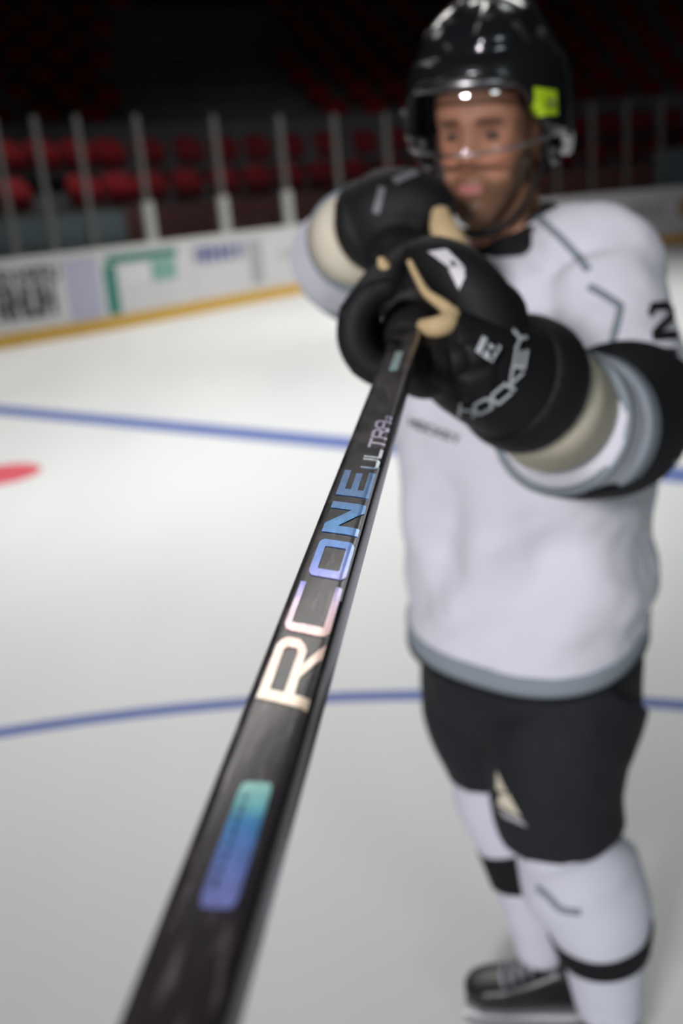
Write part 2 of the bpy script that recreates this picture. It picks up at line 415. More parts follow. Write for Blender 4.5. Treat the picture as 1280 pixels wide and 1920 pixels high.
# terraces
TER = empty('stand_terrace', kind='structure', label='dark concrete terraces behind the glass')
ROWS = []   # offset, floor height
ROWS += [(1.75, 1.42), (2.75, 2.06)]
for k in range(9): ROWS.append((5.9 + .90 * k, 3.0 + .52 * k))
for k, (o_, z_) in enumerate(ROWS):
    obj('terrace_step', band(SA - 1.5, SB, o_ - .45, o_ + (.52 if k != 1 else 1.9), 0 if k == 0 else ROWS[k - 1][1] - .1, z_, .8).mesh('terrace_step'), M['concrete'], TER)
obj('trim_2', band(SA - 1.5, SB, 5.05, 5.2, 2.4, 3.42, .6).mesh('trim_2'), M['parapet'], kind='structure', label='grey parapet in front of the upper seats')
obj('wall_far', band(SA - 1.5, SB, 14.2, 14.4, 0, 14, 1.0).mesh('wall_far'), M['dark_wall'], kind='structure', label='unlit back wall of the hall')
obj('wall_dasher', band(SA, SB, .75, .82, 0, 1.74, .6).mesh('wall_dasher'), M['red_wall'], kind='structure', label='low brown-red wall behind the glass')
obj('bench_partition', band(s_at_px(-60), s_at_px(268), .34, .42, .3, 1.72, .5).mesh('bench_partition'), M['bench_grey'], label='grey partition of the players bench behind the left glass', cat='partition')
obj('bench_partition', band(s_at_px(1243), s_at_px(1330), .34, .42, .3, 2.0, .5).mesh('bench_partition'), M['bench_grey'], label='grey partition behind the glass at the right edge', cat='partition')

# seats: one back shell, one tipped-up pan, one bracket
def shell(w, h, t, bow, tilt):
    R_ = []
    for i in range(9):
        u = i / 8 * 2 - 1; x = u * w / 2; y = bow * (1 - u * u); hh = h * (1 - .12 * abs(u) ** 4)
        R_.append([Vector((x, y, 0)), Vector((x, y + tilt, hh)), Vector((x, y + tilt + t, hh)), Vector((x, y + t, 0))])
    return G().loft(R_)
seat_back = shell(.58, .48, .03, .05, .06).mesh('seat_back')
seat_pan = shell(.54, .40, .04, .04, -.04).mesh('seat_pan')
brk = G().box((0, .1, .2), (.02, 0, 0), (0, .05, 0), (0, 0, .2)).box((0, .04, .40), (.22, 0, 0), (0, .02, 0), (0, 0, .015)).mesh('seat_bracket')
seat_back.materials.append(M['seat_red']); seat_pan.materials.append(M['seat_red']); brk.materials.append(M['seat_bracket'])
seat_pan.transform(Matrix.Translation((0, -.08, .40))); seat_back.transform(Matrix.Translation((0, .04, .44)))
for q in (seat_back, seat_pan): q.polygons.foreach_set('use_smooth', [True] * len(q.polygons))
row_words = ['lowest row behind the glass', 'second row under the grey parapet', 'first row above the parapet', 'second row above the parapet',
             'third row above the parapet', 'fourth row above the parapet', 'fifth row above the parapet', 'sixth row above the parapet', 'seventh row above the parapet', 'eighth row above the parapet', 'topmost row']
def pxcol(p):
    q = p - CAM; return 640 + FPX * q.dot(_R) / q.dot(_f), 960 + FPX * q.dot(_D) / q.dot(_f)
ordw = ['first', 'second', 'third', 'fourth', 'fifth', 'sixth', 'seventh', 'eighth', 'ninth', 'tenth', 'eleventh', 'twelfth', 'thirteenth', 'fourteenth']
for k, (o_, z_) in enumerate(ROWS):
    s = SA - 1.0; last = None; count = {'l': 0, 'r': 0}
    while s < SB - .5:
        c, n, d = curve(s, o_ + .12, z_)
        s += .77
        if last is not None and (c - last).length < .6: continue
        px, py = pxcol(c + Vector((0, 0, .7)))
        if px < -20 or px > 1300 or py < -10: continue
        if k >= 2 and 225 < px < 560 - 10 * (k - 2): continue     # stairway and dark gangway
        if k == 1 and 232 < px < 262: continue
        if k < 2 and (70 + 20 * k) < px < (92 + 20 * k): continue
        last = c; rz = math.atan2(d.y, d.x)
        if k < 2 and px < 780:
            lab = 'red seat, %s from the left, %s' % (ordw[count['l']], row_words[k]); count['l'] += 1
        elif k < 2 and px > 1040:
            lab = 'red seat, %s right of the player, %s' % (ordw[count['r']], row_words[k]); count['r'] += 1
        elif k < 2: lab = 'red plastic seat behind the player in the ' + row_words[k]
        else: lab = 'dim red seat %s in the %s' % ('left of the stairs' if px < 400 else ('behind the player' if 780 < px < 1040 else ('left of the helmet' if px < 900 else 'right of the helmet')), row_words[k])
        t = empty('stadium_seat', c, lab, 'seat', 'red seats, ' + row_words[k], rz=rz)
        obj('backrest', seat_back, None, t); obj('seat_pan', seat_pan, None, t)
        if k < 2: obj('bracket', brk, None, t)
# stairway through the upper seats
stair = empty('stairway', kind='structure', label='dark concrete stairs between the blocks of seats')
s_st = s_at_px(390, 3.2)
for i in range(20):
    obj('stair_tread', band(s_st - 1.0, s_st + 1.0, 5.3 + .42 * i, 5.3 + .42 * i + .44, 2.6, 3.0 + .26 * (i + 1), 1.0).mesh('stair_tread'), M['concrete'], stair)

# ------------------------------------------------------------------ the hockey stick
P0 = Vector((-.0040, .5342, 1.5165)); SAX = Vector((.1671, .9831, .0755)).normalized()
SN = Vector((.0178, -.0796, .9967)); SN = (SN - SAX * SN.dot(SAX)).normalized(); SBX = SAX.cross(SN).normalized()
if SBX.x < 0: SBX = -SBX
HW, HT = .0152, .0100          # half width and half thickness of the shaft
def face(s, t, lift=0.0):
    """point on the printed upper face, s metres along the shaft, t across it"""
    q = min(1.0, abs(t) / HW); dip = HT * (1 - (1 - q ** 5.5) ** (1 / 5.5))
    return P0 + SAX * s + SBX * t + SN * (lift - dip)
def shaft_ring(s, k=1.0, prof=32):
    pts = []; c = P0 + SAX * s - SN * HT
    for i in range(prof):
        a = 2 * math.pi * i / prof; ca, sa = math.cos(a), math.sin(a); e = 2 / 5.5
        pts.append(c + SBX * (HW * k * math.copysign(abs(ca) ** e, ca)) + SN * (HT * k * math.copysign(abs(sa) ** e, sa)))
    return pts

def carbon_material():
    """glossy black carbon shaft: patchwork of fibre plates and painted reflection streaks, in stick coordinates"""
    m = bpy.data.materials.new('shaft_carbon'); m.use_nodes = True; nt = m.node_tree; b = nt.nodes['Principled BSDF']
    L = nt.links.new; N = nt.nodes.new
    at_ = N('ShaderNodeAttribute'); at_.attribute_name = 'st'
    sp = N('ShaderNodeSeparateXYZ'); L(at_.outputs['Vector'], sp.inputs[0])
    # plates: bricks along the shaft
    br = N('ShaderNodeTexBrick'); br.inputs['Scale'].default_value = 1; br.inputs['Brick Width'].default_value = .024; br.inputs['Row Height'].default_value = .0095
    br.inputs['Mortar Size'].default_value = 0; br.inputs['Color1'].default_value = (.004, .004, .005, 1); br.inputs['Color2'].default_value = (.075, .064, .067, 1); br.offset = .37
    mp = N('ShaderNodeMapping'); mp.inputs['Rotation'].default_value = (0, 0, .16); L(at_.outputs['Vector'], mp.inputs[0]); L(mp.outputs[0], br.inputs['Vector'])
    # plates fade out towards the blade
    mr = N('ShaderNodeMapRange'); mr.inputs['From Min'].default_value = -.16; mr.inputs['From Max'].default_value = .06; L(sp.outputs[0], mr.inputs['Value'])
    mx = N('ShaderNodeMix'); mx.data_type = 'RGBA'; L(mr.outputs[0], mx.inputs[0]); mx.inputs[6].default_value = (.034, .029, .035, 1); L(br.outputs['Color'], mx.inputs[7])
    # pale streaks painted in as lamp reflections, strongest towards the blade
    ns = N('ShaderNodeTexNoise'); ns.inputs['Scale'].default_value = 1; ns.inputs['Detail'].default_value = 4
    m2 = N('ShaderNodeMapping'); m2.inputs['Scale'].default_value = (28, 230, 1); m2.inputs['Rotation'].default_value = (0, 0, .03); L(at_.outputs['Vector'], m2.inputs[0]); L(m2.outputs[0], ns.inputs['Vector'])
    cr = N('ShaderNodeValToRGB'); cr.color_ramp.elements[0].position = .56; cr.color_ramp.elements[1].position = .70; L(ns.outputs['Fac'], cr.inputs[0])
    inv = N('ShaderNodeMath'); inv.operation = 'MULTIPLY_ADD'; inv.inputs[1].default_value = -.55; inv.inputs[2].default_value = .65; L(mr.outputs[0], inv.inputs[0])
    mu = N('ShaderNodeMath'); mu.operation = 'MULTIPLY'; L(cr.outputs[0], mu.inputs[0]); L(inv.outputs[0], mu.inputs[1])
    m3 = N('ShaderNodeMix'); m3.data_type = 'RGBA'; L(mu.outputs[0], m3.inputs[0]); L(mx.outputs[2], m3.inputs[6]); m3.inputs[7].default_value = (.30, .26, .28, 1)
    L(m3.outputs[2], b.inputs['Base Color'])
    b.inputs['Roughness'].default_value = .24; b.inputs['Specular IOR Level'].default_value = .3; b.inputs['Coat Weight'].default_value = .12; b.inputs['Coat Roughness'].default_value = .10
    n4 = N('ShaderNodeTexNoise'); n4.inputs['Scale'].default_value = 1; m4 = N('ShaderNodeMapping'); m4.inputs['Scale'].default_value = (60, 300, 60); L(at_.outputs['Vector'], m4.inputs[0]); L(m4.outputs[0], n4.inputs['Vector'])
    bp = N('ShaderNodeBump'); bp.inputs['Strength'].default_value = .15; bp.inputs['Distance'].default_value = .001; L(n4.outputs['Fac'], bp.inputs['Height']); L(bp.outputs[0], b.inputs['Normal'])
    return m

def foil_material():
    """rainbow foil: its view-dependent sheen is painted as fixed colour along the shaft, from cream through pink and violet to blue and silver"""
    m = bpy.data.materials.new('rainbow_foil'); m.use_nodes = True; nt = m.node_tree; b = nt.nodes['Principled BSDF']; L = nt.links.new; N = nt.nodes.new
    a = N('ShaderNodeAttribute'); a.attribute_name = 'st'; sp = N('ShaderNodeSeparateXYZ'); L(a.outputs['Vector'], sp.inputs[0])
    mr = N('ShaderNodeMapRange'); mr.inputs['From Min'].default_value = -.30; mr.inputs['From Max'].default_value = .46; L(sp.outputs[0], mr.inputs['Value'])
    cr = N('ShaderNodeValToRGB'); e = cr.color_ramp.elements
    stops = [(-.285, (.30, .34, .80)), (-.262, (.14, .26, .70)), (-.245, (.03, .24, .55)), (-.236, (.16, .50, .55)), (-.222, (.33, .62, .56)), (-.19, (1.0, .80, .60)), (-.150, (1.0, .82, .66)), (-.118, (1.0, .62, .55)),
             (-.085, (.92, .72, .92)), (-.064, (.42, .42, .95)), (-.03, (.22, .38, .90)), (.01, (.12, .36, .75)), (.06, (.13, .29, .58)), (.103, (.16, .28, .55)), (.112, (.84, .97, 1.0)), (.16, (.88, .84, 1.0)), (.235, (.60, .54, .86)), (.36, (.45, .72, .70)), (.44, (.5, .62, .6))]
    while len(e) < len(stops): e.new(.5)
    for k, (s, c) in enumerate(stops): e[k].position = (s + .30) / .76; e[k].color = (*c, 1)
    L(mr.outputs[0], cr.inputs[0])
    n = N('ShaderNodeTexNoise'); n.inputs['Scale'].default_value = 1; n.inputs['Detail'].default_value = 5; mp = N('ShaderNodeMapping'); mp.inputs['Scale'].default_value = (90, 260, 1)
    L(a.outputs['Vector'], mp.inputs[0]); L(mp.outputs[0], n.inputs['Vector'])
    hs = N('ShaderNodeHueSaturation'); L(cr.outputs[0], hs.inputs['Color'])
    mv = N('ShaderNodeMapRange'); mv.inputs['From Min'].default_value = .3; mv.inputs['From Max'].default_value = .7; mv.inputs['To Min'].default_value = .8; mv.inputs['To Max'].default_value = 1.2; L(n.outputs['Fac'], mv.inputs['Value']); L(mv.outputs[0], hs.inputs['Value'])
    L(hs.outputs[0], b.inputs['Base Color']); b.inputs['Metallic'].default_value = .45; b.inputs['Roughness'].default_value = .28; b.inputs['Coat Weight'].default_value = .4
    return m
M['carbon'] = carbon_material(); M['foil'] = foil_material()

def add_st(me):
    """store stick coordinates (along, across, up) on a mesh built in world space"""
    a = me.attributes.new('st', 'FLOAT_VECTOR', 'POINT')
    for i, v in enumerate(me.vertices):
        q = v.co - P0; a.data[i].vector = (q.dot(SAX), q.dot(SBX), q.dot(SN))
    return me

stick = empty('hockey_stick', P0, 'black carbon hockey stick with rainbow foil lettering, pointed at the viewer', 'hockey stick')
n_ = 90; ss = [-.60 + i / n_ * 1.60 for i in range(n_ + 1)]
rings = [shaft_ring(s) for s in ss]
rings = [shaft_ring(ss[0], .9)] + rings + [shaft_ring(ss[-1] + .004, .8)]
obj('shaft', local(stick, add_st(G().loft(rings).mesh('shaft'))), M['carbon'], stick, smooth=True)
# butt-end cap and the blade at the far end of the shaft
obj('end_cap', local(stick, G().loft([shaft_ring(.985, 1.10), shaft_ring(1.03, 1.12), shaft_ring(1.036, .9)]).mesh('end_cap')), M['strap'], stick, smooth=True)
bl = []
for i in range(15):
    t = i / 14; c = P0 + SAX * (-.60 - .05 * t) - SN * (HT + .05 * t + .22 * t) + SBX * (-.015 * t - .05 * t * t)
    c = P0 + SAX * (-.60 - .16 * t) - SN * (HT + .24 * t) + SBX * (-.05 * t * t)
    hh = .012 + .024 * min(1, t * 3) * (1 - .3 * max(0, t - .85) / .15); tt = .009 - .005 * t
    up = (SAX * .83 - SN * .55).normalized()
    bl.append([c + up * hh + SBX * tt, c + up * hh - SBX * tt, c - up * hh - SBX * tt, c - up * hh + SBX * tt])
obj('blade', local(stick, G().loft(bl).mesh('blade')), M['strap'], stick)

# lettering; u runs along the shaft, v from the right edge of the face to the left, slanted as an italic
def placer(s0, vb, slant=.34):
    """vb: across position (t) of the base line"""
    def place(u, v, lift):
        t = vb - v; return face(s0 + u - slant * (t - 0.002), t, .00015 + lift)
    return place
def poly_prism(outer, holes, place, depth):
    """flat letter with rounded outline from an outer loop and hole loops (u, v in metres)"""
    bm = bmesh.new()
    def loop(pts):
        vs = [bm.verts.new((u, v, 0)) for u, v in pts]
        for i in range(len(vs)): bm.edges.new((vs[i], vs[(i + 1) % len(vs)]))
    loop(outer)
    for h in holes: loop(h)
    bmesh.ops.triangle_fill(bm, use_beauty=True, use_dissolve=False, edges=bm.edges[:])
    v0, v1 = min(q.co.y for q in bm.verts), max(q.co.y for q in bm.verts)
    for k in range(1, 12):
        bmesh.ops.bisect_plane(bm, geom=bm.verts[:] + bm.edges[:] + bm.faces[:], plane_co=(0, v0 + (v1 - v0) * k / 12, 0), plane_no=(0, 1, 0))
    for q in bm.verts: q.co = place(q.co.x, q.co.y, depth)
    ret = bmesh.ops.extrude_face_region(bm, geom=bm.faces[:])
    for q in ret['geom']:
        if isinstance(q, bmesh.types.BMVert): q.co -= SN * depth
    bmesh.ops.recalc_face_normals(bm, faces=bm.faces[:])
    me = bpy.data.meshes.new('letter'); bm.to_mesh(me); bm.free(); return me
def rrect(x0, y0, x1, y1, rx, ry, corners=(1, 1, 1, 1), n=5):
    P = []
    for (cx, cy, a0, on) in ((x0, y0, 180, corners[0]), (x1, y0, 270, corners[1]), (x1, y1, 0, corners[2]), (x0, y1, 90, corners[3])):
        if not on: P.append((cx, cy)); continue
        ox = cx + (rx if cx == x0 else -rx); oy = cy + (ry if cy == y0 else -ry)
        for k in range(n + 1):
            a = math.radians(a0 + 90 * k / n); P.append((ox + rx * math.cos(a), oy + ry * math.sin(a)))
    return P
VB = .0128; LH = .0225         # base line and height of the large letters
def letter(name, outer, holes, s0, lab=None, lh=1.0):
    me = poly_prism(outer, holes, placer(s0, VB), .0004)
    o = obj(name, local(stick, add_st(me)), M['foil'], stick, label=lab); return o
# R  (u along the shaft)
H = LH
st_u, st_v = .0075, .0042       # stroke widths along and across
letter('letter', [(0, 0), (st_u, 0), (st_u, .0072), (.0205, .0072), (.040, 0), (.052, 0), (.0305, .0078), (.043, .0078 + .000), (.0475, .0095), (.0515, .0125), (.0515, H - .004), (.048, H - .0012), (.043, H), (0, H)],
       [[(st_u, .0072 + st_v), (st_u, H - st_v), (.040, H - st_v), (.0435, H - st_v - .0012), (.0435, .0125), (.040, .0072 + st_v)]], -.1725, 'cream foil letter R')
# C
letter('letter', [(.0, .004), (.0012, .0015), (.006, 0), (.050, 0), (.050, .0033), (.0078, .0033), (.0078, H - .0030), (.050, H - .0030), (.050, H), (.006, H), (.0012, H - .0015), (0, H - .004)], [], -.1150, 'pink foil letter C')
# O
letter('letter', rrect(0, 0, .0455, H - .002, .007, .003), [rrect(.0085, .0042, .0370, H - .0062, .002, .001)[::-1]], -.0565, 'blue foil letter O')
# N
hN = H - .001
letter('letter', [(0, 0), (.010, 0), (.010, hN * .62), (.034, 0), (.0455, 0), (.0455, hN), (.0355, hN), (.0355, hN * .36), (.0115, hN), (0, hN)], [], -.0010, 'blue foil letter N')
# E
letter('letter', [(0, 0), (.0435, 0), (.0435, .0046), (.0105, .0046), (.0105, hN / 2 - .0022), (.040, hN / 2 - .0022), (.040, hN / 2 + .0022), (.0105, hN / 2 + .0022), (.0105, hN - .0046), (.0435, hN - .0046), (.0435, hN), (0, hN)], [], .0560, 'blue foil letter E')
# ULTRA in thin strokes
u0 = .1085
for ch in 'ULTRA':
    w = .0165
    g = glyph_geo(ch, w, .0098, .0021, placer(u0, .0120), .0004, 5)
    obj('small_letter', local(stick, add_st(g.mesh('small_letter'))), M['foil'], stick); u0 += .0215
g = glyph_geo('2', .008, .0042, .0010, placer(u0 + .0010, .0120), .0004)
obj('small_digit', local(stick, add_st(g.mesh('small_digit'))), M['foil'], stick)
# the blue-green foil patch near the blade and the small pale one by the glove
def patch(name, s0, s1, t0, t1, rs, rt, lab):
    me = poly_prism(rrect(s0, -t1, s1, -t0, rs, rt), [], lambda u, v, l: face(u, -v, .00015 + l), .0003)
    return obj(name, local(stick, add_st(me)), M['foil'], stick, label=lab)
pt = patch('foil_patch', -.284, -.2235, -.0032, .0086, .006, .0018, 'turquoise to violet foil patch')
for k in range(8):     # tiny dark print on the patch
    s = -.232 - .0060 * k; w = (.0012, .002, .0015, .0022)[k % 4]
    me = G().add([face(s + a, b, .0007) for a, b in ((-w, -.0004), (w, -.0004), (w, .0008), (-w, .0008))], [(0, 1, 2, 3)]).mesh('tiny_print')
    obj('tiny_print', local(stick, me), M['print_dark'], stick)
patch('foil_patch', .362, .432, -.0028, .0045, .004, .001, 'small pale foil patch beside the glove')
# a white strip painting the bevel's glint along the right edge of the letters
g = G()
rr = [[face(-.08 + .19 * i / 40, t, .0005) for t in (.0128, .0137)] + [face(-.08 + .19 * i / 40, t, .0001) for t in (.0137, .0128)] for i in range(41)]
obj('edge_glint', local(stick, G().loft(rr).mesh('edge_glint')), M['ad_white'], stick)

# ------------------------------------------------------------------ the player
def aty(x, y, Y):
    r = _f + _R * ((x - 640) / FPX) + _D * ((y - 960) / FPX); return CAM + r * (Y / r.y)
def atz(x, y, z):
    r = _f + _R * ((x - 640) / FPX) + _D * ((y - 960) / FPX); return CAM + r * ((z - CAM.z) / r.z)
man = empty('person', (.33, 1.66, 0), 'hockey player in white jersey and black helmet aiming a stick at the viewer', 'person')
def part(name, me, m, parent=man, smooth=True, label=None, top=None):
    """a part given in world coordinates; parents further down are empties or meshes at the same origin as the person"""
    local(man, me)
    o = obj(name, me, m, parent, smooth=smooth, label=label)
    if parent is not man: o.matrix_parent_inverse = Matrix.Identity(4)
    return o
BF = Vector((-.62, -.785, 0)); BL = Vector((.785, -.62, 0)); UP = Vector((0, 0, 1))
def body_ring(c, hw, hd, n=40, e=2.4, tilt=0.0, tl=0.0):
    P = []
    for i in range(n):
        a = 2 * math.pi * i / n; ca, sa = math.cos(a), math.sin(a)
        x = hw * math.copysign(abs(ca) ** (2 / e), ca); y = hd * math.copysign(abs(sa) ** (2 / e), sa)
        P.append(Vector(c) + BL * x + BF * y + UP * (tilt * y + tl * x))
    return P

# --- arm paths shared by body, jersey and gloves
LA = [at(1046, 792, 1.25), at(1102, 800, 1.33), at(1160, 786, 1.42), at(1160, 680, 1.50), at(1126, 540, 1.555)]
LR = [.090, .094, .097, .098, .098]
RA = [at(674, 448, 1.53), at(650, 470, 1.61), at(646, 490, 1.69), at(700, 520, 1.80), at(800, 530, 1.86)]
RR = [.076, .082, .086, .09, .10]
L_HAND = P0 + SAX * .565 - SN * HT
R_HAND = P0 + SAX * .955 - SN * HT

# --- head frame
HC_ = at(914, 250, 1.575)
hf = Vector((-.46, -.875, -.10)).normalized(); hl = (UP + Vector((.05, 0, 0))).cross(hf).normalized(); hu = hf.cross(hl).normalized()
def hp(x, y, z): return HC_ + hl * x + hf * y + hu * z
HEADTAB = np.array([(-.132, .016, .078, .050), (-.124, .030, .090, .010), (-.104, .045, .094, -.02), (-.078, .056, .092, -.045), (-.05, .063, .091, -.065), (-.02, .069, .091, -.085),
                    (.01, .073, .089, -.095), (.04, .076, .096, -.10), (.07, .075, .094, -.10), (.10, .066, .075, -.085), (.12, .045, .045, -.055), (.13, .012, .01, -.02)])
def face_bump(x, z):
    ga = lambda a, s: math.exp(-a * a / (2 * s * s))
    d = 0.0
    if -.052 < z < .03:
        h = np.interp(z, (-.052, -.045, -.036, .0, .022, .03), (0, .016, .029, .015, .006, .003)); s = np.interp(z, (-.045, -.03, .0, .03), (.0125, .0105, .008, .010))
        d += h * ga(x, s)
    d -= .012 * math.exp(-(((abs(x) - .031) / .015) ** 2 + ((z - .004) / .011) ** 2) / 1.3)
    d += .006 * ga(z - .025, .008) * ga(abs(x) - .025, .022)
    d += .005 * ga(abs(x) - .045, .014) * ga(z + .028, .014)
    d += .007 * ga(z + .066, .0045) * ga(x, .018) + .007 * ga(z + .079, .0045) * ga(x, .016) - .003 * ga(z + .0725, .002) * ga(x, .02)
    d += .006 * ga(z + .112, .010) * ga(x, .018)
    return d
def head_geo():
    rings = []; zs = np.linspace(-.132, .13, 88)
    for z in zs:
        hx, yf, yb = (np.interp(z, HEADTAB[:, 0], HEADTAB[:, k]) for k in (1, 2, 3)); m_, h_ = (yf + yb) / 2, (yf - yb) / 2; P = []
        for i in range(80):
            a = 2 * math.pi * i / 80; ca, sa = math.cos(a), math.sin(a)
            x = hx * math.copysign(abs(ca) ** .87, ca); y = m_ + h_ * math.copysign(abs(sa) ** .87, sa)
            if sa > .15: y += face_bump(x, z) * min(1, (sa - .15) / .3)
            P.append(hp(x, y, z))
        rings.append(P)
    return rings
gb = G(); gb.loft(head_geo())
for sx in (-1, 1): gb.ball(hp(.078 * sx, -.010, -.015), .010, .019, .032, (hl, hf, hu), 14, 10)
neck_base = Vector((.335, 1.70, 1.52))
gb.tube([neck_base, neck_base.lerp(hp(0, -.02, -.09), .5), hp(0, -.025, -.05)], [.075, .062, .062], 24)
gb.loft([body_ring((.33, 1.69, z), w, d_) for z, w, d_ in ((.80, .14, .10), (.95, .155, .11), (1.1, .15, .105), (1.25, .17, .11), (1.40, .18, .11), (1.50, .15, .09), (1.57, .07, .065))])
gb.tube(*catmull(LA[::-1] + [at(960, 715, 1.16), at(850, 660, 1.10), L_HAND + SBX * .028 - SN * .028], 4, [.055, .055, .048, .045, .042, .036, .034, .028]), 14)
gb.tube(*catmull(RA[::-1] + [at(730, 430, 1.47), R_HAND - SBX * .03 + SN * .035], 4, [.055, .055, .048, .045, .042, .036, .028]), 14)
L_KNEE = aty(1040, 1500, 1.52); L_ANK = aty(1142, 1868, 1.50)
R_KNEE = aty(915, 1400, 1.73); R_ANK = aty(1012, 1765, 1.67)
gb.tube(*catmull([(.40, 1.62, .86), L_KNEE.lerp(Vector((.40, 1.62, .86)), .4), L_KNEE, L_KNEE.lerp(L_ANK, .4), L_ANK], 4, [.09, .082, .062, .050, .030]), 16)
gb.tube(*catmull([(.26, 1.76, .86), R_KNEE.lerp(Vector((.26, 1.76, .86)), .4), R_KNEE, R_KNEE.lerp(R_ANK, .4), R_ANK], 4, [.09, .082, .062, .048, .030]), 16)
R_TOE = atz(872, 1846, .105); R_DIR = Vector((-.985, .17, 0)).normalized(); R_HEEL = R_TOE - R_DIR * .285; R_HEEL.z = 0
L_DIR = Vector((-.72, -.69, 0)).normalized(); L_HEEL = Vector((L_ANK.x, L_ANK.y, 0)) - L_DIR * .075
for hl_, d_, ank in ((R_HEEL, R_DIR, R_ANK), (L_HEEL, L_DIR, L_ANK)):     # feet
    gb.tube([ank, hl_ + d_ * .06 + UP * .115, hl_ + d_ * .16 + UP * .105, hl_ + d_ * .245 + UP * .098], [.030, .030, .034, .022], 14)
body_me = fuse('body', gb, .0052, 3, .4)

def skin_material():
    m = mat('skin', (.5, .28, .19), .5, spec=.35, bump=.12, bscale=260); nt = m.node_tree; b = nt.nodes['Principled BSDF']
    a = nt.nodes.new('ShaderNodeAttribute'); a.attribute_name = 'tone'; nt.links.new(a.outputs['Color'], b.inputs['Base Color'])
    b.inputs['Subsurface Weight'].default_value = .08; b.inputs['Subsurface Radius'].default_value = (.01, .004, .002)
    return m
M['skin'] = skin_material()
def sstep(a, b, x):
    t = max(0, min(1, (x - a) / (b - a))); return t * t * (3 - 2 * t)
ca = body_me.color_attributes.new('tone', 'FLOAT_COLOR', 'POINT')
SK, BEARD, LIP, BROW, HAIR = (np.array(c) for c in ((.60, .30, .185), (.115, .064, .032), (.46, .17, .15), (.05, .025, .014), (.03, .018, .012)))
for i, v in enumerate(body_me.vertices):
    q = v.co - HC_; x, y, z = q.dot(hl), q.dot(hf), q.dot(hu); c = SK.copy()
    if q.length < .2 and z > -.16:
        n_s = noise.noise(v.co * 60) * .5 + .5
        c = c * (1 + .10 * noise.noise(v.co * 35))
        rosy = math.exp(-((abs(x) - .045) / .02) ** 2 - ((z + .03) / .02) ** 2) + math.exp(-(x / .014) ** 2 - ((z + .036) / .015) ** 2)
        c = c + np.array((.05, -.02, -.015)) * rosy
        top = np.interp(abs(x), (0, .022, .034, .05, .07), (-.051, -.051, -.061, -.062, -.015))
        w = sstep(.010, -.010, z - top) * sstep(-.045, -.01, y) * sstep(-.15, -.125, z)
        w *= .74 + .24 * n_s
        c = c * (1 - w) + BEARD * w
        l = sstep(.022, .014, abs(x)) * sstep(.0085, .0045, abs(z + .072)) if y > .06 else 0
        c = c * (1 - l) + LIP * l
        bw = sstep(.006, .003, abs(z - (.024 - .15 * (abs(x) - .03) ** 2 / .03))) * sstep(.010, .015, abs(x)) * sstep(.052, .045, abs(x)) if y > .04 else 0
        c = c * (1 - .8 * bw) + BROW * .8 * bw
        h = sstep(.055, .085, z) if y > .05 else sstep(.02, .05, z)
        h = max(h, sstep(-.03, -.05, y) * sstep(-.06, -.045, z))
        c = c * (1 - h) + HAIR * h
    ca.data[i].color = (*c, 1)
part('body', body_me, M['skin'])
for sx in (-1, 1):
    e = part('eye', G().ball(hp(.031 * sx, .0770, .003), .0120, .0052, .0085, (hl, hu, hf), 18, 12).mesh('eye'), M['eye'])
    part('iris', G().ball(hp(.031 * sx + .001, .0832, .003), .0050, .0042, .0028, (hl, hu, hf), 14, 8).mesh('iris'), M['iris'], e)

# --- jersey
gj = G()
gj.loft([body_ring(Vector((.33, 1.69, z)) + BF * o_, w, d_, tilt=t_, tl=-.07 * sstep(1.1, .95, z)) for z, w, d_, o_, t_ in
         ((.918, .212, .190, .016, -.16), (.945, .214, .188, .014, -.14), (1.01, .218, .186, .008, -.06), (1.08, .218, .180, .005, 0), (1.22, .224, .178, .01, 0), (1.34, .238, .175, .01, 0), (1.44, .240, .162, .005, 0), (1.53, .205, .135, 0, -.1), (1.58, .140, .118, .0, -.2), (1.605, .098, .098, .0, -.32))])
gj.tube(*catmull(LA, 6, LR), 28, caps=True)
gj.tube(*catmull(RA, 6, RR), 28, caps=True)
gj.ball(at(1100, 474, 1.57), .098, .085, .082, (BL, BF, UP), 24, 16)
gj.ball(at(1146, 508, 1.555), .085, .085, .090, (BL, BF, UP), 24, 16)
gj.ball(at(1160, 590, 1.535), .082, .085, .09, (BL, BF, UP), 24, 16)
gj.ball(at(1040, 470, 1.64), .105, .085, .075, (BL, BF, UP), 24, 16)
gj.ball(Vector((.19, 1.83, 1.52)), .10, .09, .085, (BL, BF, UP), 24, 16)
jersey_me = fuse('jersey', gj, .0075, 10, .5)
nrm = [v.normal.copy() for v in jersey_me.vertices]
for i, v in enumerate(jersey_me.vertices):
    q = v.co - Vector((.33, 1.69, 0)); u = q.dot(BL); w_ = q.dot(BF); z = v.co.z
    trunk = 1 if (abs(u) < .26 and abs(w_) < .21) else 0
    lo = sstep(1.34, 1.10, z) * trunk * sstep(.92, 1.0, z)
    ph = (u * .75 + (z - .85) * -.62) * 34 + 3.0 * noise.noise(v.co * 4)
    d = lo * .019 * math.sin(ph) * (.55 + .45 * noise.noise(v.co * 6 + Vector((3, 1, 2))))
    d += lo * .015 * math.sin(u * 38 + 2 * noise.noise(v.co * 3.0)) * sstep(.95, 1.2, z)
    d += .008 * noise.noise(v.co * 11) + .0025 * noise.noise(v.co * 30)
    v.co += nrm[i] * d
jersey_me.update()
jb = bvh_of(jersey_me)
jersey = part('jersey', jersey_me, M['jersey'])
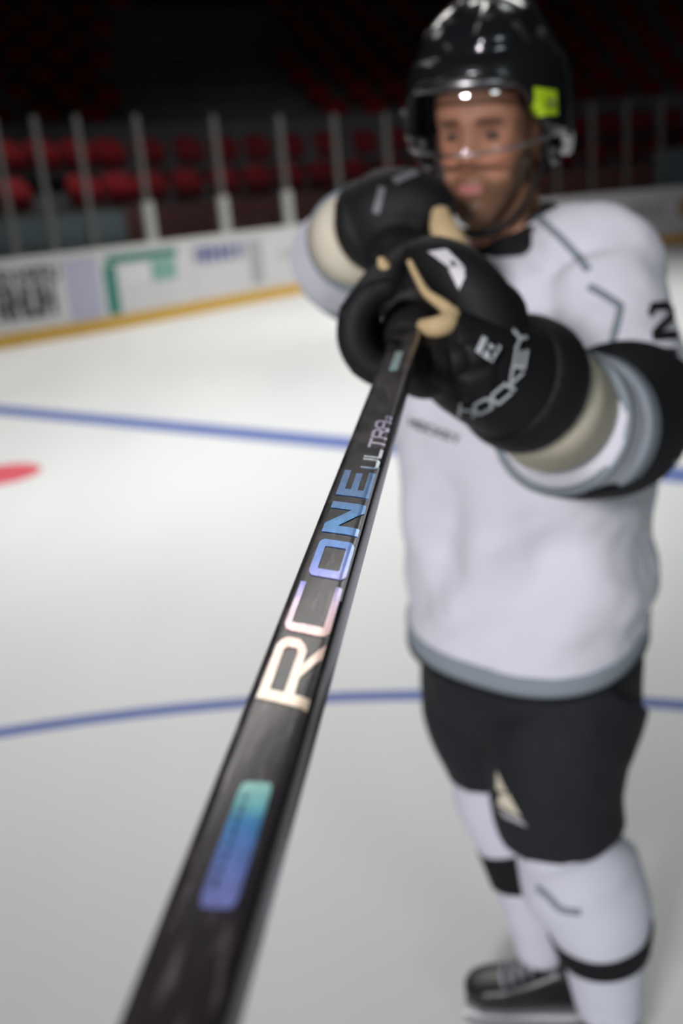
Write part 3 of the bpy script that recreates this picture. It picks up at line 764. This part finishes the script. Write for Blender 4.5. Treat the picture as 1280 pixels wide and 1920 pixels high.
# hem band, piping, sleeve bands
def torso_r(z, grow):
    T = ((.88, .211, .191, -.16, .017), (.918, .212, .190, -.16, .016), (.945, .214, .188, -.14, .014), (1.01, .218, .186, -.06, .008))
    w, d_, ti, of = (np.interp(z, [t[0] for t in T], [t[k] for t in T]) for k in (1, 2, 3, 4))
    return body_ring(Vector((.33, 1.69, z)) + BF * of, w + grow, d_ + grow, 60, tilt=ti, tl=-.07)
def sheet(rings_out, th):
    """closed sleeve of fabric from rings: outer then inner"""
    inn = []
    for r in rings_out:
        c = sum(r, Vector()) / len(r); inn.append([c + (p - c) * (1 - th / max(1e-4, (p - c).length)) for p in r])
    return G().loft(rings_out + inn[::-1], closed=True)
part('hem_band', sheet([torso_r(z, .0035) for z in (.911, .921, .931, .942)], .012).mesh('hem_band'), M['jersey_grey'], jersey, label='grey hem stripe')
part('hem_piping', sheet([torso_r(z, .0045) for z in (.902, .907, .912)], .012).mesh('hem_piping'), M['jersey_black'], jersey)
def sleeve_part(name, P, Rr, a, b, grow, m, label=None, n=30):
    pts, rad = catmull(P, 10, Rr); R_ = tube_rings(pts, [r + grow for r in rad], 40)
    i0, i1 = int(round(a * (len(R_) - 1))), int(round(b * (len(R_) - 1)))
    return part(name, sheet(R_[i0:i1 + 1], .012).mesh(name), M[m], jersey, label=label)
sleeve_part('cuff_piping', LA, LR, 0.0, .03, .0035, 'jersey_grey')
sleeve_part('sleeve_stripe', LA, LR, .17, .27, .0030, 'jersey_grey', 'grey stripe round the left sleeve')
def slanted_band(name, P, Rr, top, low, b, grow, m, label):
    """a sleeve band whose front edge runs further towards the cuff on the underside"""
    pts, rad = catmull(P, 10, Rr); R_ = tube_rings(pts, [r + grow for r in rad], 48); nn = len(R_) - 1; out = []
    for k in range(19):
        ring_ = []
        for j in range(48):
            c0 = sum(R_[2], Vector()) / 48; w = (1 - (R_[2][j] - c0).normalized().dot(UP)) / 2
            a = top + (low - top) * sstep(.80, .95, w); t = (a + (b - a) * k / 18) * nn; i = min(nn - 1, int(t))
            ring_.append(R_[i][j].lerp(R_[i + 1][j], t - i))
        out.append(ring_)
    return part(name, sheet(out, .010).mesh(name), M[m], jersey, label=label)
slanted_band('sleeve_band', LA, LR, .26, .03, .63, .0042, 'jersey_black', 'wide black band round the left elbow')
sleeve_part('cuff_piping', RA, RR, 0.0, .04, .0035, 'jersey_grey')
sleeve_part('sleeve_stripe', RA, RR, .50, .58, .0030, 'jersey_grey', 'grey stripe round the right sleeve')
sleeve_part('sleeve_band', RA, RR, .57, .80, .0035, 'jersey_black', 'black band round the right sleeve')
for pts, w in (([(1004, 404), (1050, 445), (1082, 480), (1102, 508)], .011), ([(1104, 538), (1130, 553), (1160, 573)], .011), ([(1163, 571), (1158, 602), (1148, 640)], .010)):
    part('shoulder_piping', strip_on(jb, pts, w).mesh('shoulder_piping'), M['jersey_grey'], jersey)
part('cuff_seam', strip_on(jb, [(1000, 838), (1040, 843), (1102, 846)], .006, .004).mesh('cuff_seam'), M['jersey_grey'], jersey)
def print_on(bvh, ch, quad, th, m, parent, name='print_letter', sub=6, off=.0025):
    """a letter printed on cloth; quad = base-left, base-right, top-left corner as sight points"""
    (x0, y0), (x1, y1), (x2, y2) = quad
    def place(u, v, lift):
        x = x0 + (x1 - x0) * u + (x2 - x0) * v; y = y0 + (y1 - y0) * u + (y2 - y0) * v
        p, n = cast(bvh, x, y); return p + n * (off + lift)
    return part(name, glyph_geo(ch, 1, 1, th, place, .001, sub).mesh(name), M[m], parent, smooth=False)
# the word on the chest under the glove and the number on the sleeve
x0, y0 = 770, 797
for k, ch in enumerate('HOCKEY'):
    print_on(jb, ch, ((x0, y0), (x0 + 11, y0 + 4), (x0 + 1, y0 - 13)), .24, 'print_dark', jersey); x0 += 16; y0 += 6.0
print_on(jb, '2', ((1226, 633), (1262, 629), (1216, 574)), .26, 'jersey_black', jersey, 'sleeve_number')
part('sleeve_print', strip_on(jb, [(1212, 655), (1240, 659), (1266, 660)], .010).mesh('sleeve_print'), M['print_dark'], jersey)
# collar of the dark undershirt
cr_ = [body_ring(Vector((.33, 1.69, 1.600)) + UP * z, w, w, 36, e=2.0, tilt=-.36, tl=.12) for z, w in ((-.04, .082), (.010, .084), (.018, .080), (.022, .070), (.032, .064))]
part('undershirt_collar', G().loft(cr_).mesh('undershirt_collar'), M['jersey_black'], jersey, label='black undershirt collar')
part('neck_trim', strip_on(jb, [(868, 494), (895, 477), (930, 454), (965, 431), (1000, 408), (1036, 388)], .020, .004).mesh('neck_trim'), M['jersey_black'], jersey)

# --- pants
gp = G()
gp.loft([body_ring((.33, 1.69, z), w, d_) for z, w, d_ in ((.70, .17, .13), (.76, .20, .16), (.84, .202, .17), (.93, .195, .16))])
LP_ = [Vector((.405, 1.62, .82)), aty(1048, 1380, 1.58), aty(1042, 1480, 1.55), aty(1052, 1550, 1.545)]
gp.tube(*catmull(LP_, 5, [.130, .136, .120, .117]), 28)
RP_ = [Vector((.255, 1.76, .82)), aty(905, 1330, 1.74), aty(925, 1410, 1.73), aty(930, 1426, 1.73)]
gp.tube(*catmull(RP_, 5, [.13, .118, .102, .099]), 28)
pants_me = fuse('pants', gp, .0075, 6, .5)
nrm = [v.normal.copy() for v in pants_me.vertices]
for i, v in enumerate(pants_me.vertices): v.co += nrm[i] * (.004 * noise.noise(v.co * 9) + .002 * noise.noise(v.co * 25))
pants_me.update(); pb = bvh_of(pants_me)
pants = part('pants', pants_me, M['pants'])
def patch_on(bvh, tri, m, parent, name, off=.0025, n=6, thick=.001):
    """a printed triangle or quad on a surface, corners as sight points"""
    a, b, c, d = (tri if len(tri) == 4 else (tri[0], tri[1], tri[2], tri[2])); g = G(); V = []
    for i in range(n + 1):
        for j in range(n + 1):
            u, v = i / n, j / n
            x = (a[0] * (1 - u) + b[0] * u) * (1 - v) + (d[0] * (1 - u) + c[0] * u) * v; y = (a[1] * (1 - u) + b[1] * u) * (1 - v) + (d[1] * (1 - u) + c[1] * u) * v
            p, nn = cast(bvh, x, y); V.append(p + nn * off)
    g.add(V, [(i * (n + 1) + j, (i + 1) * (n + 1) + j, (i + 1) * (n + 1) + j + 1, i * (n + 1) + j + 1) for i in range(n) for j in range(n)])
    return part(name, g.mesh(name), M[m], parent)
patch_on(pb, [(932, 1444), (952, 1486), (932, 1480)], 'liner', pants, 'logo_patch')
patch_on(pb, [(938, 1488), (955, 1488), (978, 1532), (934, 1508)], 'liner', pants, 'logo_patch')
patch_on(pb, [(934, 1514), (978, 1536), (990, 1550), (946, 1532)], 'ad_grey', pants, 'logo_patch')

# --- socks
def sock(name, pts, rad, bands):
    R_ = tube_rings(*catmull(pts, 8, rad), 32)
    me = G().loft(R_).mesh(name)
    for v in me.vertices: v.co += v.normal * (.003 * noise.noise(v.co * 16))
    b_ = bvh_of(me); s = part(name, me, M['sock'])
    for a, b, m in bands:
        i0, i1 = int(a * (len(R_) - 1)), int(b * (len(R_) - 1)) + 1
        rr_ = []
        for r_ in R_[i0:i1 + 1]:
            c = sum(r_, Vector()) / len(r_); rr_.append([c + (p - c) * (1 + .005 / (p - c).length) for p in r_])
        part('sock_band', sheet(rr_, .01).mesh('sock_band'), M[m], s)
    return s, b_
LS = [aty(1048, 1545, 1.54), aty(1064, 1594, 1.525), aty(1086, 1640, 1.505), aty(1116, 1700, 1.49), aty(1128, 1765, 1.49), aty(1134, 1815, 1.495), aty(1142, 1890, 1.50)]
ls, lsb = sock('sock', LS, [.084, .096, .112, .099, .083, .071, .060], ((.59, .67, 'jersey_black'),))
part('sock_crease_shade', strip_on(lsb, [(1008, 1664), (1030, 1682), (1052, 1704), (1088, 1710)], .012).mesh('sock_crease_shade'), M['jersey_grey'], ls)  # grey strip painting the shade of the knee-pad crease
RS = [aty(928, 1420, 1.73), aty(935, 1490, 1.72), aty(968, 1570, 1.70), aty(992, 1650, 1.68), aty(1006, 1720, 1.67), aty(1016, 1785, 1.665)]
rs, rsb = sock('sock', RS, [.088, .090, .080, .072, .060, .053], ((.42, .56, 'jersey_black'),))

# --- skates
def skate(heel, d, ank):
    side = UP.cross(d).normalized()
    k = empty('skate'); k.parent = man
    def q(x, y, z): return heel + d * x + side * y + UP * z
    g = G(); R_ = []
    for x, hw, z0, z1 in ((-.004, .018, .095, .15), (.01, .031, .082, .175), (.05, .036, .080, .19), (.10, .037, .080, .175), (.15, .042, .080, .155), (.20, .048, .080, .140), (.245, .047, .080, .132), (.272, .036, .084, .125), (.287, .016, .095, .112)):
        zc, hz = (z0 + z1) / 2, (z1 - z0) / 2
        R_.append([q(x, hw * math.copysign(abs(math.cos(a)) ** .7, math.cos(a)), zc + hz * math.copysign(abs(math.sin(a)) ** .7, math.sin(a))) for a in (2 * math.pi * i / 24 for i in range(24))])
    g.loft(R_)
    top = ank + UP * .035
    g.tube([q(.045, 0, .12), q(.05, 0, .19), ank.lerp(top, .2), top], [(.036, .046), (.037, .048), (.042, .050), (.046, .055)], 24, up=d)
    part('boot', fuse('boot', g, .005, 4), M['boot'], k)
    # toe cap, tongue, laces
    part('outsole', G().loft([[q(x, s_ * (hw + .002), z) for s_, z in ((-1, .072), (1, .072), (1, .086), (-1, .086))] for x, hw in ((0, .024), (.05, .033), (.12, .036), (.2, .046), (.25, .044), (.285, .018))]).mesh('outsole'), M['boot_trim'], k, smooth=False)
    part('tongue', G().loft([[q(x + dx, y, z) for y, dx, z in ((-w, 0, z_), (0, .006, z_ + .004), (w, 0, z_), (0, -.004, z_ - .006))] for x, z_, w in ((.19, .148, .020), (.15, .168, .022), (.115, .195, .026), (.10, .23, .030), (.105, .265, .034))]).mesh('tongue'), M['boot_trim'], k)
    for i in range(6):
        x = .205 - .019 * i; z = .1465 + .0105 * i + (.02 * max(0, i - 3))
        part('lace', G().tube(catmull([q(x - .004, -.034, z - .012), q(x, -.018, z + .004), q(x + .004, .018, z + .005), q(x, .034, z - .012)], 4), .0034, 8).mesh('lace'), M['lace'], k)
    g = G()
    for a, b in ((.015, .095), (.175, .265)):
        g.loft([[q(a + s_, -.014, .078), q(b - s_, -.014, .078), q(b - s_, .014, .078), q(a + s_, .014, .078)], [q(a + .01 + s_, -.007, .045), q(b - .01 - s_, -.007, .045), q(b - .01 - s_, .007, .045), q(a + .01 + s_, .007, .045)], [q(a - .0, -.006, .030), q(b + .0, -.006, .030), q(b, .006, .030), q(a, .006, .030)]] if (s_ := 0) == 0 else [])
    g.loft([[q(x, y, z) for y, z in ((-.0065, .026), (.0065, .026), (.0065, .040), (-.0065, .040))] for x in (0, .07, .14, .21, .275)])
    part('blade_holder', g.mesh('blade_holder'), M['holder'], k, smooth=False)
    part('skate_blade', G().loft([[q(x, y, z) for y, z in ((-.0022, z0), (.0022, z0), (.0022, .03), (-.0022, .03))] for x, z0 in ((-.012, .014), (.01, .003), (.07, .0), (.14, .0), (.21, .0), (.27, .004), (.292, .016))]).mesh('skate_blade'), M['steel'], k, smooth=False)
    return k
skate(R_HEEL, R_DIR, R_ANK); skate(L_HEEL, L_DIR, L_ANK)

# --- helmet
helmet = empty('helmet'); helmet.parent = man
def rim(az):                       # az 0 = front, pi/2 = player's left
    c = math.cos(az); return np.interp(c, (-1, -.5, -.1, .40, .70, .86, 1), (-.055, -.05, -.02, .0, .055, .078, .082))
def hshell(az, t, grow=0.0):
    """t 0 = rim, 1 = crown"""
    z0 = rim(az); zt = .192 + grow; z = z0 + (zt - z0) * math.sin(t * math.pi / 2)
    k = max(0.0, 1 - (max(0, z + .0) / (zt + .0005)) ** 2.5) ** .5
    k *= 1 - .05 * max(0, -z) / .06
    ca, sa = math.cos(az), math.sin(az); e = .88
    x = (.119 + grow) * k * math.copysign(abs(sa) ** e, sa); y = -.012 + (.150 + grow) * k * math.copysign(abs(ca) ** e, ca)
    # raised side panels, a centre ridge and a stepped brow band
    r_ = .009 * sstep(.082, .066, abs(x)) * sstep(.012, .026, abs(x)) * sstep(.118, .132, z)
    r_ += .007 * sstep(.112, .104, z)
    f_ = 1 + r_ / .15
    return hp(x * f_, -.012 + (y + .012) * f_, z + r_ * .6)
def helmet_shell(a0, a1, grow=0.0, n=46, m_=26):
    out = [[hshell(a0 + (a1 - a0) * i / n, j / m_ * .985, grow) for j in range(m_ + 1)] for i in range(n + 1)]
    inn = [[hshell(a0 + (a1 - a0) * i / n, j / m_ * .985, grow - .014) for j in range(m_ + 1)] for i in range(n + 1)]
    return G().loft([o_ + i_[::-1] for o_, i_ in zip(out, inn)])
hm = helmet_shell(-1.75, 1.75).mesh('front_shell'); hm2 = helmet_shell(1.60, 2 * math.pi - 1.60, .004).mesh('back_shell')
hb = bvh_of(hm, hm2)
part('front_shell', hm, M['helmet'], helmet); part('back_shell', hm2, M['helmet'], helmet)
def slot(az0, az1, t0, t1, name='vent'):
    R_ = []
    for i in range(7):
        a = az0 + (az1 - az0) * i / 6; k = math.sin(math.pi * (i + .35) / 6.7)
        tm, th = (t0 + t1) / 2, (t1 - t0) / 2 * k
        R_.append([hshell(a, tm - th, -.004), hshell(a, tm - th, .0012), hshell(a, tm + th, .0012), hshell(a, tm + th, -.004)])
    part(name, G().loft(R_).mesh(name), M['helmet_matte'], helmet, label='dark vent slot')
for sx in (-1, 1):
    slot(sx * .18, sx * .55, .46, .54); slot(sx * .75, sx * 1.15, .40, .50); slot(sx * .30, sx * .85, .66, .73); slot(sx * 1.3, sx * 1.62, .45, .55)
    part('screw', G().ball(hshell(sx * 1.15, .12, .002), .006, .006, .003, (hl, hu, hl), 10, 6).mesh('screw'), M['boot_trim'], helmet)
# clear visor
def vis(az, t, r_):
    z0 = .094 - .012 * (1 - math.cos(az)); z1 = -.004 - .016 * math.cos(az * 1.2); z = z0 + (z1 - z0) * t; r_ -= .016 * max(0, 1 - t / .38) ** 2
    return hp((.124 + r_) * math.sin(az), -.012 + (.160 + r_ + .004 * t) * math.cos(az), z)
R_ = []
for i in range(41):
    az = -1.30 + 2.60 * i / 40
    R_.append([vis(az, j / 10, 0) for j in range(11)] + [vis(az, j / 10, -.0025) for j in range(10, -1, -1)])
part('visor', G().loft(R_).mesh('visor'), M['visor'], helmet, label='clear visor')
R_ = [[vis(-1.30 + 2.60 * i / 40, t, g_) for t, g_ in ((.955, .0006), (1.0, .0006), (1.0, -.0031), (.955, -.0031))] for i in range(41)]
part('visor_edge', G().loft(R_).mesh('visor_edge'), M['visor_rim'], helmet)
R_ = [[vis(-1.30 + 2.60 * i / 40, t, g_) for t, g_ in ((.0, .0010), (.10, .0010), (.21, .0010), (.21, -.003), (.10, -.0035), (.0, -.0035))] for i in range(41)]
part('visor_glare_strip', G().loft(R_).mesh('visor_glare_strip'), M['visor_rim'], helmet, label='pale strip imitating the glare along the top of the visor')  # pale strip added in place of the reflection along the visor top
# ear guards, straps, sticker
for sx in (-1, 1):
    P = [hp(.106 * sx, y, z) for y, z in ((.040, .02), (.038, -.01), (.022, -.034), (-.005, -.044), (-.030, -.032), (-.036, .0))]
    part('ear_guard', G().tube(catmull(P, 6), [(.008, .0035)] * 31, 12, up=hl).mesh('ear_guard'), M['clear_plastic'], helmet, label='clear ear guard loop')
    P = [hp(.100 * sx, .01, -.01), hp(.086 * sx, .012, -.055), hp(.070 * sx, .028, -.100), hp(.042 * sx, .060, -.134), hp(0, .074, -.144)]
    part('chin_strap', G().tube(catmull(P, 8), [(.0085, .0030)] * 33, 12, up=hl).mesh('chin_strap'), M['strap'], helmet, label='black chin strap')
stk = patch_on(hb, [(998, 164), (1040, 170), (1042, 216), (1000, 216)], 'lime', helmet, 'sticker', .003, 8)
patch_on(hb, [(1017, 184), (1032, 186), (1033, 203), (1018, 203)], 'lime_dark', helmet, 'sticker_mark', .0042, 4)

# --- gloves
def ring_pts(s, pts):          # points round the shaft: across (right) and up, metres
    return [P0 + SAX * (s + ds) - SN * HT + SBX * a + SN * b for a, b, ds in pts]
lg = empty('glove'); lg.parent = man; lg['label'] = 'black glove of the left hand, nearest the viewer'
g = G()
LC = [at(812, 652, 1.075), at(872, 676, 1.10), at(935, 702, 1.14), at(985, 724, 1.175)]
g.tube(*catmull(LC, 5, [.044, .060, .070, .076]), 28)
g.ball(at(905, 600, 1.115), .052, .046, .048)
g.ball(at(800, 690, 1.07), .040, .040, .034)
lh = fuse('hand_back', g, .0045, 8)
lhb = bvh_of(lh)
# flared cuff roll
part('cuff', fuse('cuff', G().tube([at(946, 706, 1.145), at(966, 714, 1.16), at(988, 724, 1.178), at(1003, 732, 1.190)], [.074, .081, .083, .076], 32), .005, 4), M['glove'], lg)
cuff_me = None
part('cuff_liner', sheet(tube_rings([at(985, 722, 1.175), at(1014, 745, 1.205), at(1044, 776, 1.242)], [.070, .075, .078], 32), .006).mesh('cuff_liner'), M['liner'], lg, label='cream cuff liner')
part('wrist_pad', fuse('wrist_pad', G().tube([at(1000, 736, 1.19), at(1030, 768, 1.23), at(1056, 792, 1.26)], [.064, .066, .064], 24), .006, 4), M['liner'], lg, label='cream wrist padding')
# four fingers curl under the shaft and up on its far side
for k in range(4):
    s = .528 + .033 * k; o_ = .002 * k
    pts = ring_pts(s, [(.052, -.022, 0), (.024, -.038, -.002), (-.012, -.036, -.004), (-.041, -.024, -.004), (-.055, .000, -.002), (-.053, .026, .004), (-.038, .046, .008), (-.020, .054, .010)])
    rad = [.0185, .019, .019, .019, .0185, .018, .0165, .0135]
    part('finger', G().loft(tube_rings(*catmull(pts, 4, rad), 16, 1.0, None, True)).mesh('finger'), M['glove'], lg)
    for j in (3, 5):           # rolled pads on the finger backs
        c = pts[j]; ctr = P0 + SAX * s - SN * HT; out = (c - ctr).normalized(); t_ = (pts[j + 1] - pts[j - 1]).normalized()
        part('finger_pad', G().ball(c + out * .008, .014, .0165, .011, (t_, SAX, out), 14, 8).mesh('finger_pad'), M['glove'], lg)
part('palm_lining', G().tube(ring_pts(.575, [(0, -.006, 0), (0, -.006, .09)]), .034, 20, round_ends=True).mesh('palm_lining'), M['glove'], lg)
part('finger_tip', G().ball(at(726, 512, 1.10), .008, .008, .020, (Vector((1, 0, 0)), Vector((0, 1, 0)), (UP + Vector((-.35, 0, 0))).normalized()), 14, 10).mesh('finger_tip'), M['palm'], lg, label='tan fingertip lining')
# thumb
TP = [at(915, 612, 1.10), at(893, 560, 1.095), at(852, 512, 1.10), at(808, 486, 1.115), at(782, 482, 1.125)]
g = G(); g.tube(*catmull(TP, 6, [.040, .038, .034, .027, .019]), 20, round_ends=True)
tm = fuse('thumb', g, .004, 4); tb = bvh_of(tm, lh); tb2 = tb
part('hand_back', lh, M['glove'], lg)
part('thumb', tm, M['glove'], lg)
part('palm_edge', G().tube(*catmull([at(768, 492, 1.10), at(783, 522, 1.09), at(800, 550, 1.08), at(832, 574, 1.068), at(848, 592, 1.062)], 6, [.0035, .004, .005, .007, .009]), 12, round_ends=True).mesh('palm_edge'), M['palm'], lg, label='tan palm edge under the thumb')
part('palm', G().tube(*catmull([at(846, 590, 1.064), at(838, 606, 1.058), at(820, 613, 1.056), at(800, 614, 1.062), at(790, 612, 1.07)], 6, [.010, .012, .012, .010, .008]), 14, round_ends=True).mesh('palm'), M['palm'], lg, label='tan leather palm beside the shaft')
# padded rolls over the back of the hand
def pad_on(bvh, parent, quad, lift, name='back_pad', m='glove', n=8):
    V = []; a, b, c, d = quad
    for i in range(n + 1):
        for j in range(n + 1):
            u, v = i / n, j / n
            x = (a[0] * (1 - u) + b[0] * u) * (1 - v) + (d[0] * (1 - u) + c[0] * u) * v; y = (a[1] * (1 - u) + b[1] * u) * (1 - v) + (d[1] * (1 - u) + c[1] * u) * v
            p, nn = cast(bvh, x, y); e = min(1, 4 * min(u, 1 - u)) * min(1, 4 * min(v, 1 - v)); V.append(p + nn * (lift * math.sqrt(max(0, e)) - .002))
    return part(name, G().add(V, [(i * (n + 1) + j, (i + 1) * (n + 1) + j, (i + 1) * (n + 1) + j + 1, i * (n + 1) + j + 1) for i in range(n) for j in range(n)]).mesh(name), M[m], parent)
pads = [[(800, 640), (850, 652), (842, 740), (796, 716)], [(856, 640), (930, 632), (946, 664), (878, 700)], [(854, 704), (940, 672), (925, 740), (862, 762)]]
for q in pads: pad_on(tb, lg, q, .009)
def glove_logo(bvh, parent, tri, eye):
    patch_on(bvh, tri, 'glove_print', parent, 'logo_patch', .003)
    patch_on(bvh, eye, 'jersey_black', parent, 'logo_patch', .0045)
patch_on(tb2, [(804, 474), (838, 470), (868, 500), (848, 506)], 'ad_white', lg, 'logo_patch', .003)
patch_on(tb2, [(842, 506), (870, 502), (872, 520), (862, 544)], 'ad_white', lg, 'logo_patch', .003)
patch_on(tb2, [(845, 490), (856, 497), (855, 502), (848, 501)], 'jersey_black', lg, 'logo_patch', .0048)
patch_on(tb2, [(896, 637), (929, 655), (914, 679), (884, 660)], 'glove_print', lg, 'badge', .0115)
print_on(tb2, 'R', ((896, 663), (911, 672), (905, 645)), .22, 'jersey_black', lg, 'badge_letter', 3, .0125)
# HOCKEY round the cuff
seq = [(862, 772), (884, 775), (907, 767), (930, 754), (951, 737), (966, 716), (977, 690), (982, 664), (981, 638), (976, 612)]
cp = catmull([Vector((x, y, 0)) for x, y in seq], 8); word = 'HOCKEY'
step = (len(cp) - 1) / len(word)
for k, ch in enumerate(word):
    a, b = cp[int(k * step)], cp[int((k + .76) * step)]; d_ = b - a; nn = Vector((d_.y, -d_.x, 0)).normalized() * 20
    print_on(tb2, ch, ((a.x, a.y), (b.x, b.y), (a.x + nn.x, a.y + nn.y)), .2, 'glove_print', lg, 'cuff_letter', 4, .004)

# right glove at the butt end, beside the chin
rg = empty('glove'); rg.parent = man; rg['label'] = 'black glove of the right hand beside the chin'
g = G()
g.tube(*catmull([at(698, 430, 1.495), at(735, 405, 1.47), at(785, 400, 1.45), at(822, 425, 1.44)], 5, [.070, .070, .060, .042]), 28)
g.ball(at(765, 375, 1.46), .050, .045, .046)
g.ball(R_HAND - SBX * .040 + SN * .036, .042, .055, .036, (SBX, SAX, SN))
g.tube(ring_pts(.885, [(-.004, .002, 0), (-.004, .002, .10)]), .027, 20, round_ends=True)
rh = fuse('hand_back', g, .005, 8); rb = bvh_of(rh)
part('hand_back', rh, M['glove'], rg)
part('cuff', fuse('cuff', G().tube([at(716, 422, 1.485), at(700, 430, 1.495), at(686, 438, 1.505)], [.072, .078, .072], 32), .005, 4), M['glove'], rg)
part('cuff_liner', sheet(tube_rings([at(690, 436, 1.50), at(672, 446, 1.52), at(655, 456, 1.545)], [.066, .070, .072], 32), .006).mesh('cuff_liner'), M['liner'], rg, label='cream cuff liner')
part('wrist_pad', fuse('wrist_pad', G().tube([at(684, 440, 1.505), at(662, 452, 1.54), at(650, 462, 1.58)], [.062, .064, .062], 24), .006, 4), M['liner'], rg, label='cream wrist padding')
for k in range(4):
    s = .895 + .031 * k
    pts = ring_pts(s, [(-.046, .030, 0), (-.024, .042, 0), (.008, .040, 0), (.030, .026, 0), (.038, .002, 0), (.030, -.022, 0), (.012, -.032, 0)])
    part('finger', G().loft(tube_rings(*catmull(pts, 4, [.018, .0185, .0185, .018, .0175, .016, .013]), 16, 1.0, None, True)).mesh('finger'), M['glove'], rg)
part('thumb', G().loft(tube_rings(*catmull(ring_pts(.90, [(-.052, .02, .03), (-.046, -.012, .02), (-.028, -.034, .0), (-.002, -.040, -.02)]), 5, [.024, .024, .021, .015]), 16, 1.0, None, True)).mesh('thumb'), M['glove'], rg)
part('palm', G().loft(tube_rings(*catmull([at(826, 402, 1.385), at(832, 430, 1.375), at(850, 452, 1.372), at(866, 474, 1.375)], 6, [.014, .020, .019, .013]), 16, .6, None, True)).mesh('palm'), M['palm'], rg, label='tan leather palm beside the chin')
for q in ([(700, 398), (712, 352), (724, 356), (712, 402)], [(735, 338), (775, 322), (786, 330), (744, 348)]): patch_on(rb, q, 'boot_trim', rg, 'cuff_print', .004)
